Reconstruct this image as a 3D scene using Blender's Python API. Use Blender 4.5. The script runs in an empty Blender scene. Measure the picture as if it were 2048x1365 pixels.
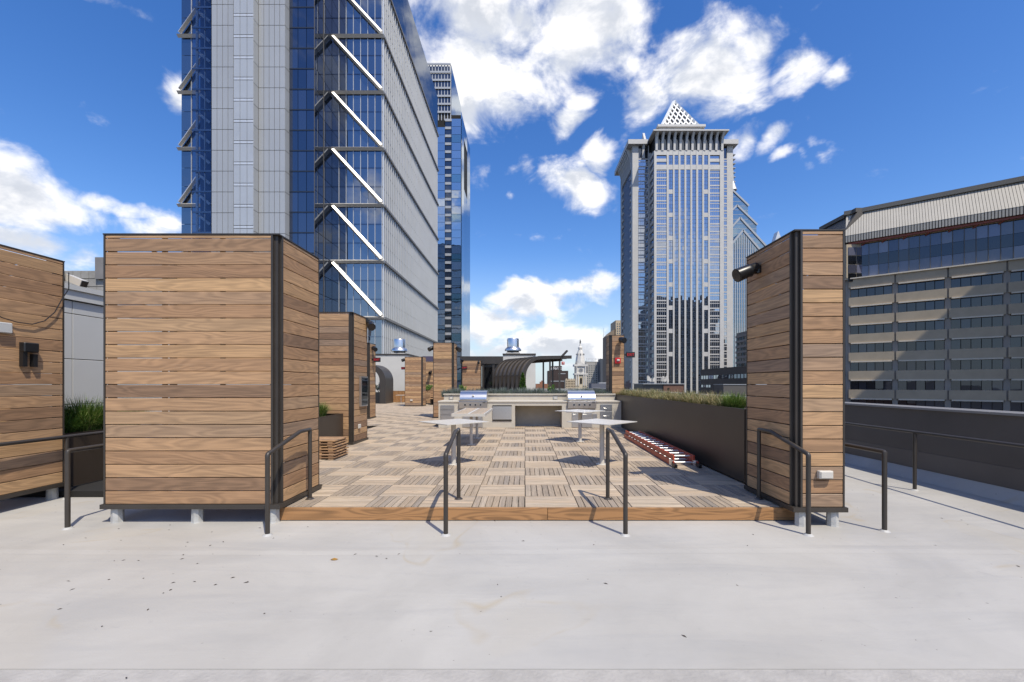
import bpy, math, random
from mathutils import Vector, Matrix
random.seed(7)
R = math.radians
SC = bpy.context.scene
COL = SC.collection

# ------------------------------------------------------------------ camera
CAMZ = 1.553
FPX = 870.0            # focal length in pixels of the 2048 px wide photograph
cd = bpy.data.cameras.new('camera'); cam = bpy.data.objects.new('camera', cd); COL.objects.link(cam)
cd.sensor_fit = 'HORIZONTAL'; cd.sensor_width = 36.0; cd.lens = 36.0 * FPX / 2048
cd.shift_x = -26.0 / 2048; cd.shift_y = 85.5 / 2048
cd.clip_start = 0.05; cd.clip_end = 20000
cam.location = (0, 0, CAMZ); cam.rotation_euler = (R(90), 0, 0)
SC.camera = cam

# ------------------------------------------------------------------ light
SUN = Vector((0.289, -0.44, 0.85)).normalized()
SKY_STRENGTH = 0.14
sl = bpy.data.lights.new('sun', 'SUN'); so = bpy.data.objects.new('sun', sl); COL.objects.link(so)
sl.energy = 4.1; sl.angle = R(0.5); sl.color = (1.0, 0.93, 0.80)
so.rotation_euler = SUN.to_track_quat('Z', 'Y').to_euler(); so.location = (20, -30, 60)
vs = SC.view_settings
SC.cycles.max_bounces = 6; SC.cycles.diffuse_bounces = 3; SC.cycles.glossy_bounces = 3; SC.cycles.transmission_bounces = 2; SC.cycles.transparent_max_bounces = 6
SC.cycles.caustics_reflective = False; SC.cycles.caustics_refractive = False; SC.cycles.use_denoising = True
vs.view_transform = 'Standard'; vs.look = 'None'; vs.gamma = 1.0; vs.exposure = 0.22; vs.use_curve_mapping = False


class NT:
    """small wrapper for writing node trees"""
    def __init__(s, tree): s.t = tree; s.n = tree.nodes; s.l = tree.links
    def new(s, typ, **kw):
        n = s.n.new(typ)
        for k, v in kw.items(): setattr(n, k, v)
        return n
    def put(s, sock, v):
        if v is None: return
        if isinstance(v, bpy.types.NodeSocket): s.l.new(v, sock)
        else:
            try: sock.default_value = v
            except Exception:
                sock.default_value = (v, v, v) if len(sock.default_value) == 3 else (v, v, v, 1)
    def m(s, op, a, b=None, c=None, clamp=False):
        n = s.new('ShaderNodeMath', operation=op, use_clamp=clamp)
        s.put(n.inputs[0], a); s.put(n.inputs[1], b); s.put(n.inputs[2], c)
        return n.outputs[0]
    def v(s, op, a, b=None, scale=None):
        n = s.new('ShaderNodeVectorMath', operation=op)
        s.put(n.inputs[0], a)
        if b is not None: s.put(n.inputs[1], b)
        if scale is not None: s.put(n.inputs['Scale'], scale)
        return n.outputs['Value'] if op in ('LENGTH', 'DOT_PRODUCT', 'DISTANCE') else n.outputs[0]
    def noise(s, vec, scale, detail=4, rough=0.5, dist=0.0):
        n = s.new('ShaderNodeTexNoise'); s.put(n.inputs['Vector'], vec)
        n.inputs['Scale'].default_value = scale; n.inputs['Detail'].default_value = detail
        n.inputs['Roughness'].default_value = rough; n.inputs['Distortion'].default_value = dist
        return n.outputs['Fac']
    def rng(s, v, a, b, c=0.0, d=1.0, smooth=False):
        n = s.new('ShaderNodeMapRange', interpolation_type='SMOOTHSTEP' if smooth else 'LINEAR')
        s.put(n.inputs[0], v); n.inputs[1].default_value = a; n.inputs[2].default_value = b
        n.inputs[3].default_value = c; n.inputs[4].default_value = d
        return n.outputs[0]
    def mix(s, f, a, b, mode='MIX'):
        n = s.new('ShaderNodeMix', data_type='RGBA', blend_type=mode)
        s.put(n.inputs[0], f); s.put(n.inputs[6], col4(a)); s.put(n.inputs[7], col4(b))
        return n.outputs[2]
    def ramp(s, f, stops):
        n = s.new('ShaderNodeValToRGB'); s.put(n.inputs[0], f)
        e = n.color_ramp.elements
        while len(e) < len(stops): e.new(0.5)
        for i, (p, c) in enumerate(stops): e[i].position = p; e[i].color = col4(c)
        return n.outputs[0]
    def bump(s, h, strength=0.3, dist=0.01):
        n = s.new('ShaderNodeBump'); s.put(n.inputs['Height'], h)
        n.inputs['Strength'].default_value = strength; n.inputs['Distance'].default_value = dist
        return n.outputs[0]


def col4(c):
    return c if isinstance(c, bpy.types.NodeSocket) else (c[0], c[1], c[2], 1.0)


# ------------------------------------------------------------------ world: Nishita sky with cumulus
# cloud banks: direction through (px, py) of the photograph, width, height (px), weight
BANKS = [
    (1000, 60, 260, 170, 1.0), (1160, 50, 190, 140, 1.0), (900, 190, 130, 110, .9), (1020, 190, 110, 70, .8),
    (1270, 60, 70, 70, .7), (1060, -120, 330, 140, 1.0),
    (1400, 140, 190, 85, 1.0), (1510, 85, 80, 60, .9), (1290, 190, 95, 75, .9), (1590, 135, 85, 60, .85), (1450, 205, 120, 45, .7),
    (1685, 150, 40, 30, .65),
    (1150, 370, 95, 55, .95), (1190, 310, 55, 40, .8), (1135, 245, 55, 40, .72), (1048, 335, 38, 48, .55), (1045, 408, 22, 18, .6),
    (1060, 605, 130, 55, 1.0), (985, 645, 110, 50, .9), (1195, 580, 80, 42, .75), (1130, 690, 200, 45, .95), (1010, 715, 160, 34, .9), (1200, 735, 150, 26, .9), (1240, 700, 120, 40, .8),
    (900, 720, 160, 40, .8),
    (1555, 285, 45, 34, .8), (1490, 272, 50, 35, .72), (1660, 305, 24, 20, .55), (1570, 327, 30, 14, .55), (1625, 330, 16, 14, .55),
    (1550, 435, 60, 18, .62),
    (40, 410, 130, 75, 1.0), (-60, 360, 140, 90, .9), (60, 490, 120, 60, .9), (170, 530, 60, 40, .7), (230, 415, 110, 20, .55), (320, 455, 70, 30, .6),
    (345, 200, 45, 45, .66), (245, 20, 60, 26, .5), (-200, 520, 200, 80, .9), (1950, 700, 200, 50, .6), (2250, 520, 200, 70, .8),
    (700, 620, 200, 70, .8), (560, 300, 130, 60, .7),
]


def px_dir(px, py): return Vector(((px - 1050) / FPX, 1.0, (768 - py) / FPX)).normalized()


def build_world():
    w = bpy.data.worlds.new('World'); SC.world = w; w.use_nodes = True
    t = w.node_tree; t.nodes.clear(); N = NT(t)
    # density of cloud as a group of the direction
    g = bpy.data.node_groups.new('cloud_density', 'ShaderNodeTree')
    g.interface.new_socket('Direction', in_out='INPUT', socket_type='NodeSocketVector')
    g.interface.new_socket('Density', in_out='OUTPUT', socket_type='NodeSocketFloat')
    g.interface.new_socket('Slope', in_out='OUTPUT', socket_type='NodeSocketFloat')
    G = NT(g); gi = G.new('NodeGroupInput'); go = G.new('NodeGroupOutput')
    d = gi.outputs[0]
    # wobble the direction so that the banks have uneven outlines
    wn = G.new('ShaderNodeTexNoise'); G.put(wn.inputs['Vector'], d); wn.inputs['Scale'].default_value = 7; wn.inputs['Detail'].default_value = 5
    wob = G.v('SCALE', G.v('SUBTRACT', wn.outputs['Color'], (.5, .5, .5)), scale=0.11)
    dw = G.v('ADD', d, wob)
    banks = []
    for px, py, rx, ry, wt in BANKS:
        c = px_dir(px, py); k = c.y
        banks.append((c, rx / FPX * k, ry / FPX * k, wt))
    rg = random.Random(5)
    for i in range(30):       # the same kind of sky all round
        a = rg.uniform(0, 360); e = rg.uniform(3, 62) ** 1.0
        x = math.sin(R(a)) * math.cos(R(e)); y = math.cos(R(a)) * math.cos(R(e)); z = math.sin(R(e))
        if y > .35 and abs(x / y) < 1.35: continue
        banks.append((Vector((x, y, z)), rg.uniform(.10, .34), rg.uniform(.05, .13), rg.uniform(.7, 1)))
    acc = None
    for c, rx, rz, wt in banks:
        e = G.v('SUBTRACT', dw, tuple(c))
        # stretch about the vertical: wide and flat puffs
        L = G.v('LENGTH', G.v('MULTIPLY', e, (1 / rx, 1 / rx, 1 / rz)))
        f = G.rng(L, 0.0, 1.35, wt, 0.0, smooth=True)
        acc = f if acc is None else G.m('MAXIMUM', acc, f)
    n1 = G.noise(G.v('MULTIPLY', d, (1, 1, 1.5)), 9.0, 9, .57, .3)
    n3 = G.noise(G.v('MULTIPLY', G.v('ADD', d, (0.016, -0.014, 0.034)), (1, 1, 1.5)), 9.0, 5, .58, .25)
    dens = G.m('ADD', G.m('MULTIPLY', acc, 1.14), G.m('MULTIPLY', G.m('SUBTRACT', n1, .5), 2.55))
    G.l.new(dens, go.inputs[0]); G.l.new(G.m('SUBTRACT', n1, n3), go.inputs[1])

    sky = N.new('ShaderNodeTexSky', sky_type='NISHITA'); sky.sun_disc = False
    sky.sun_elevation = math.asin(SUN.z); sky.sun_rotation = math.atan2(SUN.x, SUN.y)
    sky.altitude = 60; sky.air_density = 1.0; sky.dust_density = 0.5; sky.ozone_density = 1.2
    tc = N.new('ShaderNodeTexCoord'); dr = tc.outputs['Generated']
    q = N.new('ShaderNodeGroup'); q.node_tree = g; N.put(q.inputs[0], dr)
    d0, slope = q.outputs[0], q.outputs[1]
    hs = N.new('ShaderNodeHueSaturation'); hs.inputs['Saturation'].default_value = 1.36; hs.inputs['Hue'].default_value = .512; hs.inputs['Value'].default_value = 1.16; N.put(hs.inputs['Color'], sky.outputs[0])
    cover = N.rng(d0, .24, .98, smooth=True)
    lit = N.rng(slope, -.13, .10, smooth=True)
    thick = N.rng(d0, .55, 1.35, smooth=True)
    tone = N.m('SUBTRACT', N.m('MULTIPLY_ADD', lit, .30, .72), N.m('MULTIPLY', thick, .10))
    cc = N.mix(tone, (0.0, 0.0, 0.0), (7.2, 7.25, 7.35))
    shade = N.mix(lit, (.93, .97, 1.05), (1.02, 1.0, .985))
    cloud = N.mix(1.0, cc, shade, 'MULTIPLY')
    z = N.new('ShaderNodeSeparateXYZ'); N.put(z.inputs[0], dr)
    fade = N.rng(z.outputs[2], -.01, .04)
    haze = N.m('MULTIPLY', N.rng(z.outputs[2], .0, .30, 1.0, 0.0, smooth=True), .8)
    clear = N.mix(haze, hs.outputs['Color'], (3.5, 4.3, 5.2))
    out = N.mix(N.m('MULTIPLY', N.m('MULTIPLY', cover, fade), .97), clear, cloud)
    bg = N.new('ShaderNodeBackground'); N.put(bg.inputs[0], out); bg.inputs[1].default_value = SKY_STRENGTH
    wo = N.new('ShaderNodeOutputWorld'); N.l.new(bg.outputs[0], wo.inputs[0])
    w.cycles.sampling_method = 'MANUAL'; w.cycles.sample_map_resolution = 512


build_world()

# ------------------------------------------------------------------ mesh helpers
class MB:
    def __init__(s): s.v = []; s.f = []; s.mi = []; s.cur = 0
    def add(s, vs_, fs):
        b = len(s.v); s.v += [tuple(p) for p in vs_]
        for f in fs: s.f.append(tuple(b + i for i in f)); s.mi.append(s.cur)
        return s
    def box(s, x0, x1, y0, y1, z0, z1):
        return s.add([(x0, y0, z0), (x1, y0, z0), (x1, y1, z0), (x0, y1, z0), (x0, y0, z1), (x1, y0, z1), (x1, y1, z1), (x0, y1, z1)],
                     [(0, 3, 2, 1), (4, 5, 6, 7), (0, 1, 5, 4), (1, 2, 6, 5), (2, 3, 7, 6), (3, 0, 4, 7)])
    def bev(s, x0, x1, y0, y1, z0, z1, b=.004):
        """box with chamfered vertical and horizontal edges"""
        vs_ = []
        for sx in (0, 1):
            for sy in (0, 1):
                for sz in (0, 1):
                    x = (x0, x1)[sx]; y = (y0, y1)[sy]; z = (z0, z1)[sz]
                    ix = x + (b if sx == 0 else -b); iy = y + (b if sy == 0 else -b); iz = z + (b if sz == 0 else -b)
                    vs_ += [(x, iy, iz), (ix, y, iz), (ix, iy, z)]
        def k(sx, sy, sz, a): return (sx * 4 + sy * 2 + sz) * 3 + a
        F = []
        for sx in (0, 1):
            q = [k(sx, 0, 0, 0), k(sx, 1, 0, 0), k(sx, 1, 1, 0), k(sx, 0, 1, 0)]; F.append(q if sx else q[::-1])
        for sy in (0, 1):
            q = [k(0, sy, 0, 1), k(0, sy, 1, 1), k(1, sy, 1, 1), k(1, sy, 0, 1)]; F.append(q if sy else q[::-1])
        for sz in (0, 1):
            q = [k(0, 0, sz, 2), k(1, 0, sz, 2), k(1, 1, sz, 2), k(0, 1, sz, 2)]; F.append(q if sz else q[::-1])
        for a, b_ in ((0, 1),):
            for sz in (0, 1): pass
        for sx in (0, 1):
            for sy in (0, 1): F.append([k(sx, sy, 0, 0), k(sx, sy, 0, 1), k(sx, sy, 1, 1), k(sx, sy, 1, 0)])
            for sz in (0, 1): F.append([k(sx, 0, sz, 0), k(sx, 0, sz, 2), k(sx, 1, sz, 2), k(sx, 1, sz, 0)])
        for sy in (0, 1):
            for sz in (0, 1): F.append([k(0, sy, sz, 1), k(0, sy, sz, 2), k(1, sy, sz, 2), k(1, sy, sz, 1)])
        for sx in (0, 1):
            for sy in (0, 1):
                for sz in (0, 1): F.append([k(sx, sy, sz, 0), k(sx, sy, sz, 1), k(sx, sy, sz, 2)])
        return s.add(vs_, F)
    def bar(s, a, b, w, h, up=(0, 0, 1)):
        a = Vector(a); b = Vector(b); d = (b - a).normalized(); u = Vector(up)
        side = d.cross(u)
        if side.length < 1e-5: side = d.cross(Vector((0, 1, 0)))
        side.normalize(); u = side.cross(d).normalized()
        P = []
        for c in (a, b):
            for i, j in ((-1, -1), (1, -1), (1, 1), (-1, 1)): P.append(c + side * (i * w / 2) + u * (j * h / 2))
        return s.add(P, [(0, 3, 2, 1), (4, 5, 6, 7), (0, 1, 5, 4), (1, 2, 6, 5), (2, 3, 7, 6), (3, 0, 4, 7)])
    def tube(s, path, r, n=10, caps=True):
        path = [Vector(p) for p in path]; rs = r if isinstance(r, (list, tuple)) else [r] * len(path)
        P = []; prev = None
        for i, p in enumerate(path):
            if i == 0: d = path[1] - p
            elif i == len(path) - 1: d = p - path[i - 1]
            else: d = (path[i + 1] - p).normalized() + (p - path[i - 1]).normalized()
            d.normalize()
            if prev is None:
                a = d.cross(Vector((0, 0, 1)))
                if a.length < 1e-3: a = d.cross(Vector((1, 0, 0)))
            else: a = prev - d * prev.dot(d)
            a.normalize(); b = d.cross(a); prev = a
            sc = 1.0
            if 0 < i < len(path) - 1:
                c = (path[i + 1] - p).normalized().dot((p - path[i - 1]).normalized()); sc = 1 / max(.6, math.sqrt((1 + c) / 2))
            for k in range(n):
                t = 2 * math.pi * (k + .5) / n; P.append(p + (a * math.cos(t) + b * math.sin(t)) * rs[i] * (sc if False else 1))
        F = []
        for i in range(len(path) - 1):
            for k in range(n): F.append((i * n + k, i * n + (k + 1) % n, (i + 1) * n + (k + 1) % n, (i + 1) * n + k))
        if caps: F.append(tuple(range(n))[::-1]); F.append(tuple((len(path) - 1) * n + k for k in range(n)))
        return s.add(P, F)
    def lathe(s, prof, c=(0, 0, 0), n=20, axis=None):
        """prof: list of (r, z) about the vertical through c"""
        P = []; F = []
        for r, z in prof:
            for k in range(n):
                t = 2 * math.pi * k / n; P.append((c[0] + r * math.cos(t), c[1] + r * math.sin(t), c[2] + z))
        for i in range(len(prof) - 1):
            for k in range(n): F.append((i * n + k, i * n + (k + 1) % n, (i + 1) * n + (k + 1) % n, (i + 1) * n + k))
        F.append(tuple(range(n))[::-1]); F.append(tuple((len(prof) - 1) * n + k for k in range(n)))
        return s.add(P, F)
    def prism(s, poly, d0, d1, axis='x'):
        """poly in the two other axes, extruded along axis from d0 to d1"""
        n = len(poly)
        def mk(p, d):
            if axis == 'x': return (d, p[0], p[1])
            if axis == 'y': return (p[0], d, p[1])
            return (p[0], p[1], d)
        P = [mk(p, d0) for p in poly] + [mk(p, d1) for p in poly]
        F = [tuple(range(n))[::-1], tuple(range(n, 2 * n))] + [(i, (i + 1) % n, n + (i + 1) % n, n + i) for i in range(n)]
        return s.add(P, F)
    def quad(s, a, b, c, d): return s.add([a, b, c, d], [(0, 1, 2, 3)])
    def mesh(s, name, mats, off=(0, 0, 0), smooth=False):
        me = bpy.data.meshes.new(name)
        o = Vector(off)
        me.from_pydata([tuple(Vector(p) - o) for p in s.v], [], s.f)
        for m_ in (mats if isinstance(mats, (list, tuple)) else [mats]): me.materials.append(m_)
        if any(s.mi): me.polygons.foreach_set('material_index', s.mi)
        if smooth: me.shade_smooth(); me.set_sharp_from_angle(angle=R(38))
        me.validate(); me.update()
        return me


def fixn(me):
    import bmesh
    bm = bmesh.new(); bm.from_mesh(me); bmesh.ops.recalc_face_normals(bm, faces=bm.faces[:]); bm.to_mesh(me); bm.free()


def setp(o, label=None, cat=None, group=None, kind=None):
    if label: o['label'] = label
    if cat: o['category'] = cat
    if group: o['group'] = group
    if kind: o['kind'] = kind
    return o


WLOC = {}


def thing(name, label, cat, loc, group=None):
    o = bpy.data.objects.new(name, None); COL.objects.link(o); o.location = loc; o.empty_display_size = .2
    WLOC[o.name] = Vector(loc)
    return setp(o, label, cat, group)


def link(name, me, loc=(0, 0, 0), parent=None, rot=None):
    """object of a (shared) mesh at world location loc"""
    o = bpy.data.objects.new(name, me); COL.objects.link(o)
    WLOC[o.name] = Vector(loc)
    if parent is not None: o.parent = parent; o.location = Vector(loc) - WLOC[parent.name]
    else: o.location = loc
    if rot: o.rotation_euler = rot
    return o


def obj(name, mb, mat, parent=None, at=None, smooth=False, norm=False):
    """mesh built in world coordinates; origin at the parent's base or at 'at'"""
    if at is None: at = WLOC[parent.name] if parent is not None else Vector((0, 0, 0))
    me = mb.mesh(name, mat, at, smooth)
    if norm: fixn(me)
    return link(name, me, at, parent)


def X(px, Y): return (px - 1050) / FPX * Y
def Z(py, Y): return CAMZ + (768 - py) / FPX * Y


# ------------------------------------------------------------------ materials
MATS = {}


def mat(name, base=(.5, .5, .5), rough=.6, metal=0.0, spec=.5, noise=None, bump=None, coat=0.0):
    """plain painted or metal surface with soft mottling; noise=(scale, amount), bump=(scale, strength)"""
    if name in MATS: return MATS[name]
    m_ = bpy.data.materials.new(name); m_.use_nodes = True; N = NT(m_.node_tree)
    p = m_.node_tree.nodes['Principled BSDF']
    p.inputs['Roughness'].default_value = rough; p.inputs['Metallic'].default_value = metal
    p.inputs['Specular IOR Level'].default_value = spec; p.inputs['Coat Weight'].default_value = coat
    c = col4(base)
    tc = N.new('ShaderNodeTexCoord')
    geo = N.new('ShaderNodeNewGeometry')
    if noise:
        f = N.noise(geo.outputs['Position'], noise[0], 6, .6)
        c = N.mix(N.rng(f, .3, .7), tuple(x * (1 - noise[1]) for x in base), tuple(min(1, x * (1 + noise[1])) for x in base))
    N.put(p.inputs['Base Color'], c)
    if bump:
        N.put(p.inputs['Normal'], N.bump(N.noise(geo.outputs['Position'], bump[0], 5, .6), bump[1], .02))
    MATS[name] = m_
    return m_


def wood(name, tones, across=2, grain=1.0, rough=.62, island=False):
    """boards: length along local x, cathedral grain, every board its own tone"""
    m_ = bpy.data.materials.new(name); m_.use_nodes = True; N = NT(m_.node_tree)
    p = m_.node_tree.nodes['Principled BSDF']
    tc = N.new('ShaderNodeTexCoord'); oi = N.new('ShaderNodeObjectInfo'); geo = N.new('ShaderNodeNewGeometry')
    rnd = oi.outputs['Random']
    if island: rnd = N.m('FRACT', N.m('ADD', rnd, N.m('MULTIPLY', geo.outputs['Random Per Island'], 7.31)))
    sp = N.new('ShaderNodeSeparateXYZ'); N.put(sp.inputs[0], tc.outputs['Object'])
    x = sp.outputs[0]; w = sp.outputs[across]
    off = N.m('MULTIPLY', rnd, 137.0)
    def vec(ax, aw, o2=0.0):
        c = N.new('ShaderNodeCombineXYZ')
        N.put(c.inputs[0], N.m('MULTIPLY_ADD', x, ax, off)); N.put(c.inputs[1], N.m('MULTIPLY', w, aw)); N.put(c.inputs[2], N.m('ADD', off, o2))
        return c.outputs[0]
    low = N.noise(vec(.75, 5.0), 1.0, 2, .45, .35)
    ring = N.m('SINE', N.m('ADD', N.m('MULTIPLY', w, 60.0), N.m('MULTIPLY', low, 80.0)))
    ring = N.rng(ring, -1, 1)
    fib = N.noise(vec(2.2, 130.0, 3.0), 1.0, 4, .65)
    blot = N.noise(vec(1.3, 16.0, 9.0), 1.0, 4, .6, .2)
    tone = N.ramp(rnd, [(i / (len(tones) - 1), t) for i, t in enumerate(tones)])
    f = N.m('ADD', N.m('MULTIPLY', ring, .17 * grain), N.m('ADD', N.m('MULTIPLY', fib, .62), N.m('MULTIPLY', blot, .38)))
    f = N.rng(f, .36, .80, .66, 1.32)
    c = N.mix(1.0, tone, N.mix(0.5, (0, 0, 0), (2, 2, 2)), 'MULTIPLY')
    g = N.new('ShaderNodeCombineColor'); N.put(g.inputs[0], f); N.put(g.inputs[1], N.m('MULTIPLY_ADD', f, .96, .03)); N.put(g.inputs[2], N.m('MULTIPLY_ADD', f, .88, .09))
    c = N.mix(1.0, tone, g.outputs[0], 'MULTIPLY')
    # bleached scratches
    scr = N.rng(N.noise(vec(2.2, 120.0, 21.0), 1.0, 3, .5, .8), .66, .74)
    scr = N.m('MULTIPLY', scr, N.rng(N.noise(vec(1.3, 6.0, 31.0), 1.0, 2), .56, .7))
    c = N.mix(N.m('MULTIPLY', scr, .55), c, (.62, .50, .38))
    N.put(p.inputs['Base Color'], c); p.inputs['Roughness'].default_value = rough; p.inputs['Specular IOR Level'].default_value = .3
    N.put(p.inputs['Normal'], N.bump(N.m('ADD', fib, N.m('MULTIPLY', ring, .3)), .25, .003))
    MATS[name] = m_
    return m_


def glass(name, tint=(.35, .45, .62), dark=(.01, .02, .045), refl=.55, rough=.02, wob=.008, wobscale=.35, seethrough=0.0):
    """coated facade glass: reflects the sky, dark room behind; every pane sits a little differently"""
    m_ = bpy.data.materials.new(name); m_.use_nodes = True; t = m_.node_tree; N = NT(t); t.nodes.clear()
    geo = N.new('ShaderNodeNewGeometry'); oi = N.new('ShaderNodeObjectInfo')
    rn = N.new('ShaderNodeTexWhiteNoise', noise_dimensions='1D'); N.put(rn.inputs['W'], N.m('ADD', N.m('MULTIPLY', oi.outputs['Random'], 91.0), N.m('MULTIPLY', geo.outputs['Random Per Island'], 37.0)))
    tilt = N.v('SCALE', N.v('SUBTRACT', rn.outputs['Color'], (.5, .5, .5)), scale=wob * 2)
    nn = N.new('ShaderNodeTexNoise'); N.put(nn.inputs['Vector'], geo.outputs['Position']); nn.inputs['Scale'].default_value = wobscale; nn.inputs['Detail'].default_value = 2
    warp = N.v('SCALE', N.v('SUBTRACT', nn.outputs['Color'], (.5, .5, .5)), scale=wob * 1.5)
    nrm = N.v('NORMALIZE', N.v('ADD', geo.outputs['Normal'], N.v('ADD', tilt, warp)))
    gl = N.new('ShaderNodeBsdfGlossy'); gl.inputs['Roughness'].default_value = rough; gl.inputs['Color'].default_value = col4(tint); N.l.new(nrm, gl.inputs['Normal'])
    room = N.mix(N.m('POWER', rn.outputs['Value'], 3.0), dark, tuple(min(1, c * 2.6 + .012) for c in dark))
    df = N.new('ShaderNodeBsdfDiffuse'); N.put(df.inputs['Color'], room)
    back = df.outputs[0]
    if seethrough:
        tr = N.new('ShaderNodeBsdfTransparent'); tr.inputs[0].default_value = (.75, .85, 1, 1)
        ms = N.new('ShaderNodeMixShader'); ms.inputs[0].default_value = seethrough; N.l.new(back, ms.inputs[1]); N.l.new(tr.outputs[0], ms.inputs[2]); back = ms.outputs[0]
    fr = N.new('ShaderNodeFresnel'); fr.inputs['IOR'].default_value = 1.5
    fac = N.m('ADD', refl, N.m('MULTIPLY', fr.outputs[0], 1 - refl), clamp=True)
    mx = N.new('ShaderNodeMixShader'); N.put(mx.inputs[0], fac); N.l.new(back, mx.inputs[1]); N.l.new(gl.outputs[0], mx.inputs[2])
    o = N.new('ShaderNodeOutputMaterial'); N.l.new(mx.outputs[0], o.inputs[0])
    MATS[name] = m_
    return m_


def leafmat(name, stops, rough=.55, trans=.25):
    m_ = bpy.data.materials.new(name); m_.use_nodes = True; t = m_.node_tree; N = NT(t)
    p = t.nodes['Principled BSDF']; geo = N.new('ShaderNodeNewGeometry')
    c = N.ramp(geo.outputs['Random Per Island'], stops); N.put(p.inputs['Base Color'], c)
    p.inputs['Roughness'].default_value = rough
    tl = N.new('ShaderNodeBsdfTranslucent'); N.put(tl.inputs[0], c)
    mx = N.new('ShaderNodeMixShader'); mx.inputs[0].default_value = trans
    N.l.new(p.outputs[0], mx.inputs[1]); N.l.new(tl.outputs[0], mx.inputs[2])
    N.l.new(mx.outputs[0], t.nodes['Material Output'].inputs[0])
    MATS[name] = m_
    return m_


def roofmat():
    m_ = bpy.data.materials.new('white_roof_coating'); m_.use_nodes = True; N = NT(m_.node_tree)
    p = m_.node_tree.nodes['Principled BSDF']; geo = N.new('ShaderNodeNewGeometry'); P = geo.outputs['Position']
    base = N.mix(N.rng(N.noise(P, .7, 6, .6, .5), .35, .68), (.378, .362, .333), (.458, .440, .406))
    streak = N.noise(N.v('MULTIPLY', P, (.5, 3.2, 1)), 1.0, 6, .65, .6)
    base = N.mix(N.m('MULTIPLY', N.rng(streak, .48, .72), .42), base, (.31, .307, .303))
    # tide marks left by puddles: thin rims round wide pale ochre patches
    tide = N.noise(P, .42, 3, .55, .8)
    rim = N.m('SUBTRACT', 1.0, N.rng(N.m('ABSOLUTE', N.m('SUBTRACT', tide, .56)), 0, .010))
    rim = N.m('MULTIPLY', rim, N.rng(N.noise(P, 2.3, 4), .44, .62))
    base = N.mix(N.m('MULTIPLY', N.rng(tide, .55, .60), .42), base, (.42, .39, .335))
    base = N.mix(N.m('MULTIPLY', rim, .5), base, (.37, .30, .19))
    scuff = N.rng(N.noise(P, 5.0, 8, .7, 1.2), .62, .72)
    base = N.mix(N.m('MULTIPLY', scuff, .3), base, (.25, .245, .24))
    speck = N.noise(N.v('ADD', P, (4, 9, 0)), 21.0, 2, .5)
    base = N.mix(N.m('MULTIPLY', N.rng(speck, .745, .765), .75), base, (.10, .085, .07))
    N.put(p.inputs['Base Color'], base); p.inputs['Roughness'].default_value = .55; p.inputs['Specular IOR Level'].default_value = .4
    h = N.m('ADD', N.m('MULTIPLY', N.noise(N.v('MULTIPLY', P, (1, 1.6, 1)), 70, 4, .6), .12), N.m('ADD', N.noise(P, 3.0, 5, .6), streak))
    N.put(p.inputs['Normal'], N.bump(h, .35, .012))
    MATS['roof'] = m_
    return m_


TAN = (.405, .250, .140); BRN = (.305, .180, .101); GRY = (.262, .182, .128); GLD = (.460, .290, .153); DRK = (.205, .128, .081)
M_WOOD = wood('weathered_ipe_boards', [TAN, BRN, GLD, GRY, TAN, DRK, BRN, TAN, GLD])
M_DECK = wood('silvered_deck_slats', [(.46, .37, .272), (.39, .312, .232), (.52, .425, .32), (.365, .302, .238), (.48, .37, .262), (.42, .345, .264)], across=1, grain=.6, rough=.7, island=True)
M_DECKDIM = wood('dim_lit_deck_slats', [(.37, .30, .228), (.29, .236, .182), (.40, .33, .255), (.26, .222, .186), (.37, .292, .212), (.325, .27, .218)], across=1, grain=.6, rough=.7, island=True)  # same boards; dimmer light off slats laid along y is put into the colour
M_FASC = wood('oiled_fascia_board', [(.27, .14, .060), (.31, .168, .076)], grain=2.6, rough=.5)
M_BRNZ = mat('dark_bronze_metal', (.040, .033, .027), .42, .0, .5, noise=(3, .15))
M_PLNT = mat('bronze_planter_metal', (.056, .042, .031), .42, .2, .5, noise=(1.2, .12))
M_ROOF = roofmat()
M_CURB = mat('rough_grey_coating', (.37, .352, .328), .8, noise=(5, .14), bump=(40, .4))
M_PARA = mat('charcoal_parapet_membrane', (.078, .068, .062), .5, noise=(.8, .15), bump=(2, .1))
M_GALV = mat('grey_coated_foot', (.42, .415, .40), .5, noise=(9, .15), bump=(30, .4))
M_WHITE = mat('white_powder_coat', (.55, .52, .465), .4, noise=(6, .03))
M_PANEL = mat('white_metal_panel', (.50, .50, .485), .5, noise=(.8, .03))
M_STUC = mat('cream_stucco', (.50, .455, .38), .8, noise=(5, .06), bump=(60, .15))
M_STUCW = mat('pale_wall_stucco', (.52, .50, .46), .8, noise=(1, .05))
M_SS = mat('brushed_stainless', (.58, .57, .56), .32, .9, noise=(30, .06))
M_SSP = mat('polished_stainless', (.70, .69, .68), .30, 1.0)
M_LENS = mat('dark_lens', (.02, .02, .022), .12)
M_BLK = mat('black_plastic', (.012, .012, .013), .35)
M_DARK = mat('dark_void', (.012, .011, .010), .9)
M_RED = mat('ladder_orange_fibreglass', (.42, .060, .028), .45, noise=(8, .15))
M_ALU = mat('bare_aluminium', (.78, .78, .78), .35, .85)
M_STROBE = mat('red_alarm_plastic', (.50, .012, .015), .35)
M_EXITR = mat('exit_red_letters', (.65, .02, .02), .4)
M_SOIL = mat('planter_soil', (.055, .040, .030), .95, noise=(30, .4), bump=(40, .6))
M_CONC = mat('aggregate_concrete', (.42, .345, .245), .85, noise=(.5, .08), bump=(4, .15))
M_CONCL = mat('smooth_concrete_sill', (.66, .58, .46), .8, noise=(.5, .05))
M_METR = mat('ribbed_metal_roof', (.44, .41, .355), .55, noise=(.3, .06))
M_METD = mat('dark_metal_fascia', (.10, .09, .08), .55)
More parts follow.
